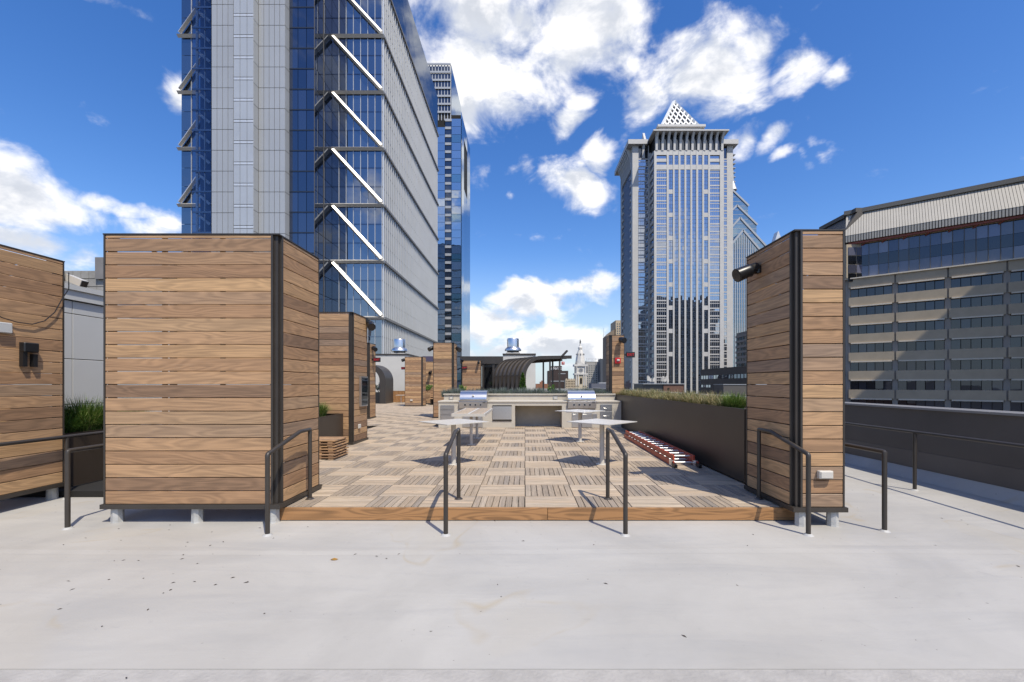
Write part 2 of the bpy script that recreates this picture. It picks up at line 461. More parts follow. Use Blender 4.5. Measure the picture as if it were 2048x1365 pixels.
M_GRAN = mat('pale_granite', (.52, .505, .48), .6, noise=(.4, .06))
M_FIN = mat('pale_aluminium_fin', (.62, .63, .64), .38, .3, noise=(.2, .04))
M_CLAD = mat('grey_cladding', (.40, .41, .42), .42, .2, noise=(.15, .04))
M_CLADL = mat('pale_translucent_glass', (.43, .45, .475), .25, .1, noise=(.2, .05))
M_BRACE = mat('stainless_brace', (.72, .69, .64), .46, .6, noise=(.3, .06))
M_GROUND = mat('city_ground', (.10, .098, .094), .9, noise=(.02, .3))
M_BRICK = mat('brown_brick', (.16, .085, .06), .85, noise=(2, .2))
M_BROWN = mat('dark_brown_cladding', (.050, .033, .028), .6, noise=(.3, .15))
M_TANB = mat('tan_limestone', (.50, .41, .29), .85, noise=(.1, .12))
M_GREYB = mat('grey_concrete_tower', (.22, .22, .22), .8, noise=(.1, .1))
M_LIME = mat('pale_limestone', (.64, .62, .58), .8, noise=(.15, .12))
M_RUST = mat('red_oxide_beam', (.30, .085, .06), .6)
G_BLUE = glass('blue_curtain_glass', (.44, .47, .52), (.014, .021, .038), .50, wob=.006)
G_DEEP = glass('deep_blue_glass', (.27, .30, .37), (.010, .018, .040), .40, wob=.005)
G_STAIR = glass('stairwell_glass', (.24, .30, .42), (.006, .014, .04), .16, wob=.005, seethrough=.95)
G_PALE = glass('pale_tower_glass', (.66, .72, .78), (.03, .045, .07), .58, wob=.012)
G_MEL = glass('tower_grey_blue_glass', (.62, .66, .72), (.014, .02, .032), .6, wob=.012)
G_LIB = glass('teal_blue_glass', (.46, .58, .64), (.02, .055, .085), .5, wob=.01)
G_E = glass('dull_strip_glass', (.36, .38, .43), (.014, .016, .022), .14, wob=.012)
G_E2 = glass('greyish_upper_glass', (.40, .41, .47), (.060, .062, .085), .16, wob=.014)
G_DIM = glass('dark_window_glass', (.30, .34, .40), (.010, .011, .013), .3, wob=.02)
L_GRASS = leafmat('green_grass_blades', [(0, (.05, .11, .015)), (.5, (.11, .20, .03)), (.8, (.20, .28, .06)), (1, (.38, .36, .14))])
L_TAN = leafmat('dry_grass_blades', [(0, (.07, .10, .025)), (.35, (.16, .17, .05)), (.7, (.36, .29, .14)), (1, (.50, .40, .22))])
L_LAV = leafmat('silver_lavender_leaves', [(0, (.07, .10, .075)), (.5, (.13, .17, .135)), (.85, (.20, .235, .20)), (1, (.17, .12, .2))])
L_CON = leafmat('conifer_leaves', [(0, (.025, .065, .010)), (.6, (.06, .13, .018)), (1, (.12, .20, .03))])
L_SHR = leafmat('bright_shrub_leaves', [(0, (.06, .13, .02)), (.6, (.13, .24, .04)), (1, (.22, .32, .07))])
L_FALL = leafmat('fallen_leaf', [(0, (.42, .22, .04)), (1, (.42, .22, .04))])

# ================================================================== SETTING
ground = obj('ground', MB().box(-9000, 9000, -9000, 9000, -61, -60), M_GROUND); setp(ground, kind='structure')
DZ = .153
roof = obj('roof', MB().box(-30, 6.47, 2.37, 44, -4, 0), M_ROOF); setp(roof, kind='structure')
lowroof = obj('roof_edge_strip', MB().box(-30, 6.47, -12, 2.369, -4, -.004), M_CURB); setp(lowroof, kind='structure')
WLOC['roof'] = Vector((0, 0, 0))
for yy, ww in ((4.06, .10),):
    rs = random.Random(int(yy * 10)); mbs = MB(); xa = -12.0
    while xa < 6.3:
        xb = min(6.4, xa + rs.uniform(.5, .9)); a0 = yy + .03 * math.sin(xa * .7); a1 = yy + .03 * math.sin(xb * .7)
        mbs.add([(xa, a0 - ww, .0006), (xb, a1 - ww, .0006), (xb, a1, .005), (xa, a0, .005), (xb, a1 + ww, .0006), (xa, a0 + ww, .0006)], [(0, 1, 2, 3), (3, 2, 4, 5)]); xa = xb
    obj('lap_seam', mbs, M_ROOF, roof)
bb = obj('building_below_roof', MB().box(-30, 7.0, -12, 44.6, -59.99, -4.01), M_BRICK); setp(bb, kind='structure')

# ------------------------------------------------------------------ deck of loose-laid tiles
T = .61; SL = 8; GAP = .006
deck = obj('deck', MB().box(-2.79, 3.07, 5.0, 14.6, .004, .085).box(-7.6, -2.795, 5.95, 18.3, .004, .085).box(-12.4, -2.795, 18.301, 34.5, .004, .085), M_DARK); setp(deck, kind='structure')
WLOC['deck'] = Vector((0, 0, 0))


def slat_mb(mb, lx, ly, w_, h_, along_x, x0, y0, z0, z1): pass


def tile_mesh(tw, td, along_x, n, name):
    """one tile tw x td (x, y) centred, top at z=0, of n slats; local x along the slats"""
    mb = MB()
    L, W = (tw, td) if along_x else (td, tw)
    L -= GAP; W -= GAP
    p = W / n; r = random.Random(hash((round(tw, 3), along_x, n)) & 255)
    for i in range(n):
        a = -W / 2 + i * p; mb.bev(-L / 2, L / 2, a + .004, a + p - .004, -.022, r.uniform(-.0008, .0008), .002)
    for q in (-L * .36, 0, L * .36): mb.box(q - .03, q + .03, -W / 2 + .01, W / 2 - .01, -.045, -.0235)
    return mb.mesh(name, M_DECK if along_x else M_DECKDIM)


TM = {}
slat_meshes = {}
tiles = []
Y0 = 4.955; CUT = .47
cols_main = range(-5, 5)


def tile_cells():
    out = []
    y = Y0
    r = 0
    while y < 14.3:
        d = CUT if r == 0 else T
        for c in cols_main:
            xa = c * T; xb = xa + T
            if c == -5: xa = -2.79 if y < 5.9 else c * T
            if c == 4: xb = 3.06
            out.append((xa, xb, y, min(y + d, 14.6), c, r))
        if y > 6.0:
            for c in (-8, -7, -6): out.append((c * T, (c + 1) * T, y, min(y + d, 14.42) if y < 13.3 else y + d, c, r))
        y += d; r += 1
    while y < 34:
        for c in range(-12 if y < 18.3 else -20, -5): out.append((c * T, (c + 1) * T, y, y + T, c, r))
        y += T; r += 1
    return out


cells = sorted(tile_cells(), key=lambda q: q[2] + .15 * abs(q[0]))
n_slats = 0
far_mb = MB()
for i, (xa, xb, ya, yb, c, r) in enumerate(cells):
    along = (c + r) % 2 == 0
    tw, td = xb - xa, yb - ya
    if tw < .08 or td < .08: continue
    cx, cy = (xa + xb) / 2, (ya + yb) / 2
    wdt = td if along else tw
    n = max(2, round(SL * wdt / T))
    rot = (random.uniform(-.002, .002), random.uniform(-.002, .002), (0 if along else R(90)) + random.uniform(-.003, .003))
    if n_slats + n <= 296:
        n_slats += n
        L, W = ((tw, td) if along else (td, tw)); L -= GAP; W -= GAP
        kb = ('b', round(L, 3), round(W, 3), along)
        if kb not in TM:
            mb = MB()
            for q in (-L * .36, 0, L * .36): mb.box(q - .03, q + .03, -W / 2 + .01, W / 2 - .01, -.045, -.0235)
            TM[kb] = mb.mesh('tile_battens', M_DECK)
        t = link('tile', TM[kb], (cx, cy, DZ), deck, rot)
        p = W / n; ks = (round(L, 3), round(p, 4), along)
        if ks not in slat_meshes: slat_meshes[ks] = MB().bev(-L / 2, L / 2, -p / 2 + .004, p / 2 - .004, -.022, 0, .002).mesh('slat', M_DECK if along else M_DECKDIM)
        for k in range(n):
            s_ = bpy.data.objects.new('slat', slat_meshes[ks]); COL.objects.link(s_); s_.parent = t
            s_.location = (0, -W / 2 + (k + .5) * p, random.uniform(-.0012, .0012))
    elif i < 300:
        key = (round(tw, 3), round(td, 3), along, n, i % 4)
        if key not in TM: TM[key] = tile_mesh(tw, td, along, n, 'tile')
        link('tile', TM[key], (cx, cy, DZ), deck, rot)
    else:
        for k in range(n):
            if along:
                a = ya + k * td / n; far_mb.box(xa + .003, xb - .003, a + .003, a + td / n - .003, DZ - .03, DZ)
            else:
                a = xa + k * tw / n; far_mb.box(a + .003, a + tw / n - .003, ya + .003, yb - .003, DZ - .03, DZ)
if far_mb.v:
    o = obj('far_tiles', far_mb, M_DECK, deck); setp(o, kind='stuff')
for xa, xb in ((-2.80, .254), (.258, 3.075)):
    l2 = (xb - xa) / 2
    link('fascia_board', MB().bev(-l2, l2, -.011, .011, -.070, .070, .003).mesh('fascia_board', M_FASC), ((xa + xb) / 2, 4.938, .078), deck)

# ------------------------------------------------------------------ timber-clad boxes
PL = {}
PITCH = .1477


def plank_mesh(L, h):
    k = (round(L, 2), round(h, 3))
    if k not in PL: PL[k] = MB().bev(-L / 2, L / 2, -.011, .011, -h / 2, h / 2, .003).mesh('plank', M_WOOD)
    return PL[k]


def plank_wall(parent, a, b, z0, z1, fixed, axis, rough_gap=.0016):
    """horizontal boards between a and b along x (axis 'x', at y=fixed) or along y (axis 'y', at x=fixed)"""
    z = z0
    first = True
    while z < z1 - .02:
        h = min(PITCH, z1 - z) - .0095
        me = plank_mesh(b - a, h)
        zc = z + h / 2 + .004; c = (a + b) / 2
        j = random.uniform(-.002, .002)
        loc = (c, fixed + j, zc) if axis == 'x' else (fixed + j, c, zc)
        link('plank', me, loc, parent, (random.uniform(-.004, .004), random.uniform(-rough_gap, rough_gap) / max(1, (b - a)), 0 if axis == 'x' else R(90)))
        z += PITCH


def wood_box(label, x0, x1, y0, y1, z0, z1, corner, feet=None, base=None, back=True, near=True, group='timber clad boxes on the terrace', fz=.05):
    base = z0 if base is None else base
    t = thing('timber_box', label, 'timber box', ((x0 + x1) / 2, (y0 + y1) / 2, base), group)
    n = .085                       # recessed corner strip on the aisle side
    fl = .022
    f = MB()
    pz0, pz1 = z0 + fz, z1 - .014
    # corner posts, recessed on the corner facing the aisle
    rx0, rx1 = (n, fl) if corner == 'L' else (fl, n)
    f.box(x0 + .024, x0 + .08, y0 + .024, y0 + .08, pz0, pz1); f.box(x1 - .08, x1 - .024, y0 + .024, y0 + .08, pz0, pz1)
    f.box(x0 + .024, x0 + .08, y1 - .08, y1 - .024, pz0, pz1); f.box(x1 - .08, x1 - .024, y1 - .08, y1 - .024, pz0, pz1)
    # thin edge strips that close the boards
    f.box(x0, x0 + .018, y0 - .002, y0 + .022, pz0, pz1) if corner == 'R' else f.box(x1 - .018, x1, y0 - .002, y0 + .022, pz0, pz1)
    if corner == 'R':
        f.box(x1 - n, x1 - n + .022, y0 - .004, y0 + .0235, pz0, pz1); f.box(x1 - .0235, x1 + .004, y0 + .065, y0 + .087, pz0, pz1)
        f.box(x1 - .0235, x1 + .002, y1 - .018, y1, pz0, pz1)
    else:
        f.box(x0 + n - .022, x0 + n, y0 - .004, y0 + .0235, pz0, pz1); f.box(x0 - .004, x0 + .0235, y0 + .065, y0 + .087, pz0, pz1)
        f.box(x0 - .002, x0 + .0235, y1 - .018, y1, pz0, pz1)
    # studs behind the boards
    k = max(1, int((x1 - x0) / .6))
    for i in range(1, k): xx = x0 + (x1 - x0) * i / k; f.box(xx - .02, xx + .02, y0 + .026, y0 + .06, pz0, pz1)
    obj('frame', f, M_BRNZ, t)
    cap = MB()
    cap.box(x0 - .004, x1 + .004, y0 - .006, y0 + .026, z1 - .014, z1); cap.box(x0 - .004, x1 + .004, y1 - .026, y1 + .006, z1 - .014, z1)
    cap.box(x0 - .006, x0 + .026, y0 + .0265, y1 - .0265, z1 - .0135, z1 - .0005); cap.box(x1 - .026, x1 + .006, y0 + .0265, y1 - .0265, z1 - .0135, z1 - .0005)
    obj('top_rail', cap, M_BRNZ, t)
    br = MB()
    br.box(x0 - .025, x1 + .025, y0 - .02, y0 + .05, z0, pz0); br.box(x0 - .025, x1 + .025, y1 - .05, y1 + .02, z0, pz0)
    br.box(x0 - .025, x0 + .05, y0 + .0505, y1 - .0505, z0 + .001, pz0 - .001); br.box(x1 - .05, x1 + .025, y0 + .0505, y1 - .0505, z0 + .001, pz0 - .001)
    obj('bottom_rail', br, M_BRNZ, t)
    # boards
    lx0 = x0 + (n if corner == 'L' else .020); lx1 = x1 - (n if corner == 'R' else .020)
    plank_wall(t, lx0, lx1, pz0, pz1, y0 + .011, 'x')
    sy0, sy1 = y0 + .088, y1 - .020
    if corner == 'R':
        plank_wall(t, sy0, sy1, pz0, pz1, x1 - .011, 'y')
        if near: plank_wall(t, y0 + .026, sy1, pz0, pz1, x0 + .011, 'y')
    else:
        plank_wall(t, sy0, sy1, pz0, pz1, x0 + .011, 'y')
        if near: plank_wall(t, y0 + .026, sy1, pz0, pz1, x1 - .011, 'y')
    if not back: obj('back_panel', MB().box(x0 + .026, x1 - .026, y1 - .022, y1 - .002, pz0, pz1), M_BRNZ, t)
    if back: plank_wall(t, x0 + .026, x1 - .026, pz0, pz1, y1 - .011, 'x')
    if feet:
        for fx in feet:
            for fy in (y0 + .06, y1 - .06):
                mb = MB(); w0, w1 = .066, .056
                mb.lathe([(w0 * .95, base), (w0 * .9, base + .015), (w1, z0 - .0006)], (fx, fy, 0), 8)
                obj('foot', mb, M_GALV, t)
    return t


W1 = wood_box('broad timber clad box in the left foreground standing on pale feet', -4.68, -2.735, 4.83, 5.78, .165, 3.222, 'R',
              feet=(-4.58, -3.68, -2.82), base=0, near=False)
W0 = wood_box('timber box cut by the left edge of the picture, carrying a cable and black bracket', -8.0, -6.27, 4.2, 5.92, .165, 3.222, 'R',
              feet=(-7.8, -7.0, -6.37), base=0, near=False)
W8 = wood_box('narrow tall timber box at right foreground with a white socket cover', 2.92, 3.462, 4.71, 5.735, .165, 3.225, 'L',
              feet=(3.02, 3.37), base=0, near=True)
W2 = wood_box('timber box behind the stack of loose deck tiles, with a glass panel on its side', -5.85, -3.96, 9.98, 10.92, DZ + .002, 3.205, 'R', back=False, near=False)
W3 = wood_box('slim timber box between the glass panel box and the arched canopy', -7.6, -6.2, 17.3, 18.05, DZ + .002, 3.19, 'R', back=False, near=False)
W4 = wood_box('tall timber box standing just left of the cream grill counter', -3.74, -2.90, 17.7, 18.55, DZ + .002, 3.235, 'R', back=False, near=True)
W5 = wood_box('timber box with two white sockets near the far planter and bench', -7.46, -6.36, 27.0, 27.9, DZ + .002, 3.235, 'R', back=False, near=True)
W7 = wood_box('timber box under the flat pergola beam with an EXIT sign at its left', -4.62, -3.20, 31.5, 32.4, DZ + .002, 3.235, 'L', back=False, near=False)
W9 = wood_box('timber post box behind the long planter with the red strobe on it', 2.92, 3.432, 15.0, 15.65, DZ + .002, 3.235, 'L', back=False, near=True)
W6 = wood_box('timber wall behind the far bench and the low green plant', -7.2, -5.3, 30.2, 30.8, DZ + .002, 3.1, 'R', back=False, near=False)

# socket covers and other fittings on boxes
def socket(label, c, w, h, face, group='white socket covers on the timber boxes', d=.03):
    t = thing('socket_cover', label, 'socket cover', c, group)
    x, y, z = c
    if face == 'y':
        obj('box', MB().bev(x - w / 2, x + w / 2, y - d, y, z - h / 2, z + h / 2, .006), M_WHITE, t)
        obj('lid', MB().bev(x - w * .42, x + w * .42, y - d - .008, y - d - .0005, z - h * .40, z + h * .40, .003), M_WHITE, t)
    else:
        obj('box', MB().bev(x, x + d, y - w / 2, y + w / 2, z - h / 2, z + h / 2, .006), M_WHITE, t)
        obj('lid', MB().bev(x + d + .0005, x + d + .008, y - w * .42, y + w * .42, z - h * .4, z + h * .4, .003), M_WHITE, t)


socket('white weatherproof socket cover low on the right foreground box', (X(1648, 4.7), 4.708, Z(949, 4.7)), .15, .085, 'y', d=.05)
socket('white socket cover on the side of the glass panel box', (-3.955, 10.35, Z(853, 10.35)), .12, .10, 'x')
socket('pair of white sockets low on the box beside the far bench', (X(823, 27), 26.985, Z(801, 27)), .16, .09, 'y')

t = thing('glass_panel', 'narrow dark glass cabinet mounted on the side of a timber box', 'wall cabinet', (-3.955, 10.6, Z(783, 10.6)))
zc = Z(783, 10.6)
obj('frame', MB().box(-3.955, -3.90, 10.37, 10.80, zc - .36, zc + .36), M_SS, t)
obj('pane', MB().box(-3.8995, -3.893, 10.40, 10.77, zc - .33, zc + .33), G_DIM, t)


def spotlight(label, base, aim, size=.17, r=.075, group='black spotlights on the timber boxes', mount=(0, 0, 0)):
    """base: point on the wall; mount: the way the bracket sticks out; aim: direction of the barrel"""
    b = Vector(base); mo = Vector(mount); a = Vector(aim).normalized()
    t = thing('spotlight', label, 'spotlight', b, group)
    m1 = b + mo
    k = MB().tube([b, b + mo * .5, m1], .018, 8); k.lathe([(.045, -.045), (.05, 0), (.045, .045)], tuple(b + mo * .12), 10)
    obj('bracket', k, M_BLK, t, smooth=True)
    p0 = m1 - a * size * .55; p1 = m1 + a * size * .75
    q = MB().tube([p0, p0 + a * .02, m1 - a * .02, m1, m1 + a * .02, p1 - a * .012, p1], [r * .5, r * .78, r * .82, r, r * .92, r, r], 14)
    obj('barrel', q, M_BLK, t, smooth=True)
    obj('lens', MB().tube([p1 + a * .001, p1 + a * .004], r * .85, 14), M_LENS, t)


spotlight('large black spotlight high on the right foreground box', (2.92, 5.42, Z(540, 5.42)), (-.86, -.12, -.36), .24, .085, mount=(-.13, 0, -.01))
spotlight('shiny dark spotlight at top right of the glass panel box', (-3.96, 10.85, Z(640, 10.85)), (.5, -.7, -.55), .2, .10, mount=(.1, 0, -.12))
spotlight('small dark spotlight on the slim box beside the arched canopy', (-6.2, 17.6, Z(697, 17.6)), (.7, -.8, -.5), .2, .09, mount=(.1, 0, 0))
spotlight('spotlight on the left edge of the box beside the grill counter', (-3.74, 17.9, Z(697, 17.9)), (-.7, -.8, -.5), .2, .09, mount=(-.1, 0, 0))
spotlight('spotlight on the right edge of the box beside the grill counter', (-2.90, 18.2, Z(698, 18.2)), (.7, -.8, -.5), .2, .10, mount=(.1, 0, 0))
spotlight('spotlight at top left of the box beside the far bench', (-7.46, 27.2, Z(720, 27.2)), (-.6, -.8, -.4), .2, .10, mount=(-.1, 0, 0))
spotlight('spotlight on the box under the flat pergola beam', (-4.58, 31.49, Z(721, 31.5)), (.4, -.9, -.4), .24, .11, mount=(0, -.12, 0))
spotlight('round spotlight high on the post box behind the long planter', (3.30, 14.99, Z(681, 15)), (.35, -.8, -.25), .2, .10, mount=(0, -.16, 0))

# text helper
def text_mesh(s, size, depth, m_, name='lettering'):
    c = bpy.data.curves.new(name, 'FONT'); c.body = s; c.size = size; c.extrude = depth; c.align_x = 'CENTER'; c.align_y = 'CENTER'; c.resolution_u = 2
    o = bpy.data.objects.new(name, c); COL.objects.link(o)
    bpy.context.view_layer.update()
    me = bpy.data.meshes.new_from_object(o.evaluated_get(bpy.context.evaluated_depsgraph_get()))
    bpy.data.objects.remove(o); bpy.data.curves.remove(c)
    me.materials.clear(); me.materials.append(m_); me.name = name
    return me


def exit_sign(label, c, w=.32, h=.19, arm=(-1, 0)):
    x, y, z = c
    t = thing('exit_sign', label, 'exit sign', c, 'exit signs on the timber boxes')
    obj('housing', MB().bev(x - w / 2, x + w / 2, y - .03, y + .03, z - h / 2, z + h / 2, .01), M_BLK, t)
    obj('arm', MB().box(*(sorted((x + arm[0] * w / 2, x + arm[0] * (w / 2 + .09)))), y - .02, y + .02, z - .03, z + .03), M_BLK, t)
    link('lettering', text_mesh('EXIT', h * .66, .002, M_EXITR), (x, y - .034, z), t, (R(90), 0, 0))


exit_sign('EXIT sign beside the post box, in front of the granite tower', (X(1261, 15.1), 15.1, Z(710, 15.1)), .30, .19, (-1, 0))
exit_sign('EXIT sign on the slim box beside the arched canopy', (X(754, 17.6), 17.6, Z(720, 17.6)), .28, .18, (-1, 0))
exit_sign('EXIT sign on the box under the flat pergola beam', (X(929, 31.3), 31.4, Z(736, 31.4)), .36, .23, (-1, 0))
exit_sign('EXIT sign seen edge on by the far bench box', (X(806, 27.1), 27.1, Z(737, 27.1)), .22, .16, (1, 0))


def strobe(label, c, s=.1):
    x, y, z = c
    t = thing('fire_alarm', label, 'fire alarm', c, 'red fire alarms')
    obj('horn', MB().bev(x - s, x + s, y - .05, y, z - s, z + s, .015), M_STROBE, t)
    obj('strobe_lens', MB().bev(x - s * .4, x + s * .6, y - .085, y - .0505, z - s * .2, z + s * .5, .012), M_WHITE, t)


strobe('red fire alarm strobe on the post box behind the long planter', (X(1235, 15), 14.985, Z(722, 15)))
strobe('red fire alarm hung from the tip of the curved canopy', (X(1126, 26), 26.0, Z(727, 26)), .09)

# fittings on the leftmost box (face x = -6.27)
fx = -6.27
def lp(px): return fx * FPX / (px - 1050)      # distance at which column px meets that face
Yc = lp(52); t = thing('wall_bracket', 'black metal bracket light on the leftmost timber box', 'wall light', (fx, Yc, Z(735, Yc)))
mb = MB(); y1, y2 = lp(38), lp(68); zt, zb = Z(686, Yc), Z(734, Yc)
mb.box(fx + .002, fx + .05, y1, y1 + .05, zb, zt); mb.box(fx + .002, fx + .05, y2 - .05, y2, zb, zt - .14)
obj('arms', mb, M_BLK, t)
obj('lamp_head', MB().bev(fx + .002, fx + .075, y1 - .005, y2, zt - .12, zt, .01), M_BLK, t)
Yc = lp(8); t = thing('junction_box', 'grey junction box at the left picture edge on the timber box', 'junction box', (fx, Yc, Z(656, Yc)))
obj('box', MB().bev(fx + .002, fx + .05, Yc - .12, Yc + .05, Z(667, Yc), Z(646, Yc), .008), M_PANEL, t)
obj('lid', MB().bev(fx + .0505, fx + .056, Yc - .11, Yc + .04, Z(666, Yc), Z(647, Yc), .003), M_PANEL, t)
yc0 = 5.92; t = thing('security_camera', 'white security camera at the corner of the leftmost timber box', 'camera', (fx, yc0, Z(556, 5.95)))
cz = Z(562, 5.98)
obj('mount', MB().tube([(fx - .05, 5.926, cz + .03), (fx - .05, 5.99, cz + .02)], .025, 8), M_WHITE, t)
a0 = Vector((-6.30, 6.0, cz + .05)); a1 = Vector((-6.06, 5.98, cz - .045))
obj('body', MB().bar(a0, a1, .09, .09), M_WHITE, t)
obj('lens', MB().bar(a1 + (a1 - a0).normalized() * .001, a1 + (a1 - a0).normalized() * .012, .075, .075), M_BLK, t)
pts = []
for px, py in ((133, 545), (137, 562), (132, 578), (120, 598), (105, 625), (85, 642), (60, 649), (30, 645), (0, 636), (-60, 610)):
    pts.append((fx + .03, min(5.93, lp(px)) if px < 130 else 5.95, Z(py, min(5.93, lp(px)))))
o = obj('cable', MB().tube(pts, .006, 6), M_BLK); setp(o, 'thin dark cable sagging across the leftmost timber box', 'cable')

# ------------------------------------------------------------------ hand rails
RW = .024


def rail(label, path, posts, group='dark bronze hand rails'):
    t = thing('hand_rail', label, 'hand rail', (posts[0][0], posts[0][1], posts[0][2]), group)
    obj('rail', MB().tube(path, RW, 12), M_BRNZ, t, smooth=True)
    for x, y, z0, z1 in posts:
        obj('post', MB().tube([(x, y, z0), (x, y, z1)], RW * .98, 12), M_BRNZ, t, smooth=True)
        obj('base_collar', MB().lathe([(.055, -.002), (.045, .006), (.03, .018)], (x, y, z0), 12), M_GALV if z0 < .05 else M_BRNZ, t, smooth=True)


def stair_rail(label, x0, x1):
    yf, yb = 4.46, 5.29
    rail(label, [(x0, yf, .80), (x0, yf, .818), (x0, yf + .012, .832), (x0 + (x1 - x0) * .74, 5.06, .995), (x1, yb - .01, 1.0), (x1, yb, .985)],
         [(x0, yf, 0, .81), (x1, yb, DZ, .99)])


stair_rail('left of the two hand rails in the middle of the deck edge', -.812, -.807)
stair_rail('right of the two hand rails in the middle of the deck edge', 1.030, 1.006)
stair_rail('sloping hand rail against the right foreground timber box', 2.905, 2.845)
stair_rail('sloping hand rail against the broad left timber box', -2.640, -2.615)


def guard(label, x0, y0, x1, y1, z, posts):
    p = [(x0, y0, z - .03), (x0, y0, z - .008), (x0 + (x1 - x0) * .003, y0 + .015, z), (x1, y1, z)]
    rail(label, p, posts)


guard('guard rail with a corner post right of the foreground timber box', 3.785, 4.58, 3.74, 7.6, .835, [(3.785, 4.58, 0, .82), (3.742, 7.4, 0, .82)])
guard('long guard rail running beside the dark parapet wall', 5.60, 3.2, 5.78, 9.4, .845, [(5.61, 3.4, 0, .83), (5.68, 6.34, 0, .83), (5.77, 9.2, 0, .83)])
guard('guard rail with a corner post left of the broad timber box', -4.90, 4.66, -4.86, 7.4, .835, [(-4.90, 4.66, 0, .82), (-4.862, 7.2, 0, .82)])
guard('long guard rail running past the leftmost timber box', -6.14, 3.4, -6.23, 8.6, .84, [(-6.14, 3.5, 0, .83), (-6.185, 5.87, 0, .83), (-6.225, 8.4, 0, .83)])

# ------------------------------------------------------------------ parapets and the white penthouse at left
t = thing('parapet_wall', 'charcoal parapet wall along the right edge of the roof', 'parapet', (6.6, 12, 0))
obj('wall', MB().box(6.45, 6.85, -2, 42, -3.99, 1.13), M_PARA, t)
for k in range(11):
    obj('coping', MB().box(6.41, 6.89, -2 + k * 4 + .004, 2 + k * 4 - .004, 1.131, 1.165), mat('grey_coping', (.20, .19, .18), .45), t)
obj('cant_strip', MB().prism([(6.449, .001), (6.449, .16), (6.28, .001)], -2, 42, 'y'), M_ROOF, t, norm=True)
obj('membrane_lap', MB().box(6.443, 6.4495, -2, 42, .161, .44), mat('lap_membrane', (.10, .088, .08), .5, noise=(.8, .15)), t)
t = thing('far_parapet', 'low pale parapet wall at the far end of the roof', 'parapet', (0, 41, 0))
obj('wall', MB().box(-6, 6.4, 40.6, 41, 0.001, 1.02), M_LIME, t); obj('coping', MB().box(-6, 6.4, 40.55, 41.05, 1.021, 1.09), M_GALV, t)

t = thing('white_penthouse', 'white panelled penthouse behind the left planter', 'penthouse', (-10, 10, 0))
obj('wall', MB().box(-12.0, -8.03, 4.6, 16.4, 0.001, 3.2), M_DARK, t)
ys = [7.69 + 1.5 * k for k in range(-2, 6)] + [16.4]
zs = [.01, .39, 1.19, 1.99, 2.79, 3.02]
for i in range(len(ys) - 1):
    for j in range(len(zs) - 1):
        obj('panel', MB().bev(-8.028, -8.0, ys[i] + .006, ys[i + 1] - .006, zs[j] + .006, zs[j + 1] - .006, .004), M_PANEL, t)
obj('fascia', MB().box(-12.05, -7.95, 4.55, 16.45, 3.03, 3.20).box(-12.08, -7.915, 4.52, 16.48, 3.2005, 3.29), M_PANEL, t)

# ------------------------------------------------------------------ planters
def planter(label, x0, x1, y0, y1, z0, z1, m_=None, group='bronze metal planters', legs=False):
    t = thing('planter', label, 'planter', ((x0 + x1) / 2, (y0 + y1) / 2, z0), group); m_ = m_ or M_PLNT
    w = .012
    mb = MB(); mb.box(x0, x1, y0, y0 + w, z0, z1); mb.box(x0, x1, y1 - w, y1, z0, z1)
    mb.box(x0, x0 + w, y0 + w, y1 - w, z0, z1); mb.box(x1 - w, x1, y0 + w, y1 - w, z0, z1)
    obj('shell', mb, m_, t)
    rim = MB(); r = .035
    rim.box(x0 - .003, x1 + .003, y0 - .003, y0 + r, z1 + .0005, z1 + .006); rim.box(x0 - .003, x1 + .003, y1 - r, y1 + .003, z1 + .0005, z1 + .006)
    rim.box(x0 - .003, x0 + r, y0 + r, y1 - r, z1 + .0005, z1 + .006); rim.box(x1 - r, x1 + .003, y0 + r, y1 - r, z1 + .0005, z1 + .006)
    obj('rim', rim, m_, t)
    obj('soil', MB().box(x0 + w, x1 - w, y0 + w, y1 - w, z0 + .02, z1 - .05), M_SOIL, t)
    return t


planter('long bronze planter along the right side of the deck', 3.085, 4.25, 6.12, 14.95, DZ + .002, 1.19)
planter('bronze planter half hidden behind the stack of deck tiles', -5.1, -4.15, 8.68, 9.93, DZ + .002, .87)
planter('bronze planter against the white penthouse wall', -7.6, -6.48, 6.12, 8.3, .05, .845)
for yy, lab in ((6.2, 'pale kerb block under the near end of the planter by the white penthouse'), (7.9, 'pale kerb block under the far end of the planter by the white penthouse')):
    o = obj('kerb_block', MB().bev(-7.5, -6.52, yy, yy + .2, 0.001, .049, .006), M_GALV); setp(o, lab, 'kerb', 'kerb blocks under the planter')


def blades(mb, c, n, h, spread, rad, w=.006, seg=4, rng=random, lean=None, droop=.55):
    for _ in range(n):
        a = rng.uniform(0, 2 * math.pi); rr = rad * math.sqrt(rng.random())
        bx, by = c[0] + rr * math.cos(a), c[1] + rr * math.sin(a)
        a2 = a + rng.uniform(-.7, .7); L = h * rng.uniform(.55, 1.08); s = spread * rng.uniform(.25, 1.0)
        dx, dy = math.cos(a2), math.sin(a2); nx, ny = -dy, dx
        ww = w * rng.uniform(.6, 1.2)
        P = []
        for k in range(seg + 1):
            t = k / seg; out = s * (t ** 1.7); z = L * (t - droop * rng.uniform(.8, 1.1) * t ** 2.6 * (s / max(spread, 1e-6)))
            wk = ww * (1 - t) ** .6 if k < seg else 0
            x = bx + dx * out; y = by + dy * out
            if k < seg: P += [(x - nx * wk, y - ny * wk, c[2] + z), (x + nx * wk, y + ny * wk, c[2] + z)]
            else: P.append((x, y, c[2] + z))
        F = [(2 * k, 2 * k + 1, 2 * k + 3, 2 * k + 2) for k in range(seg - 1)] + [(2 * seg - 2, 2 * seg - 1, 2 * seg)]
        mb.add(P, F)
    return mb


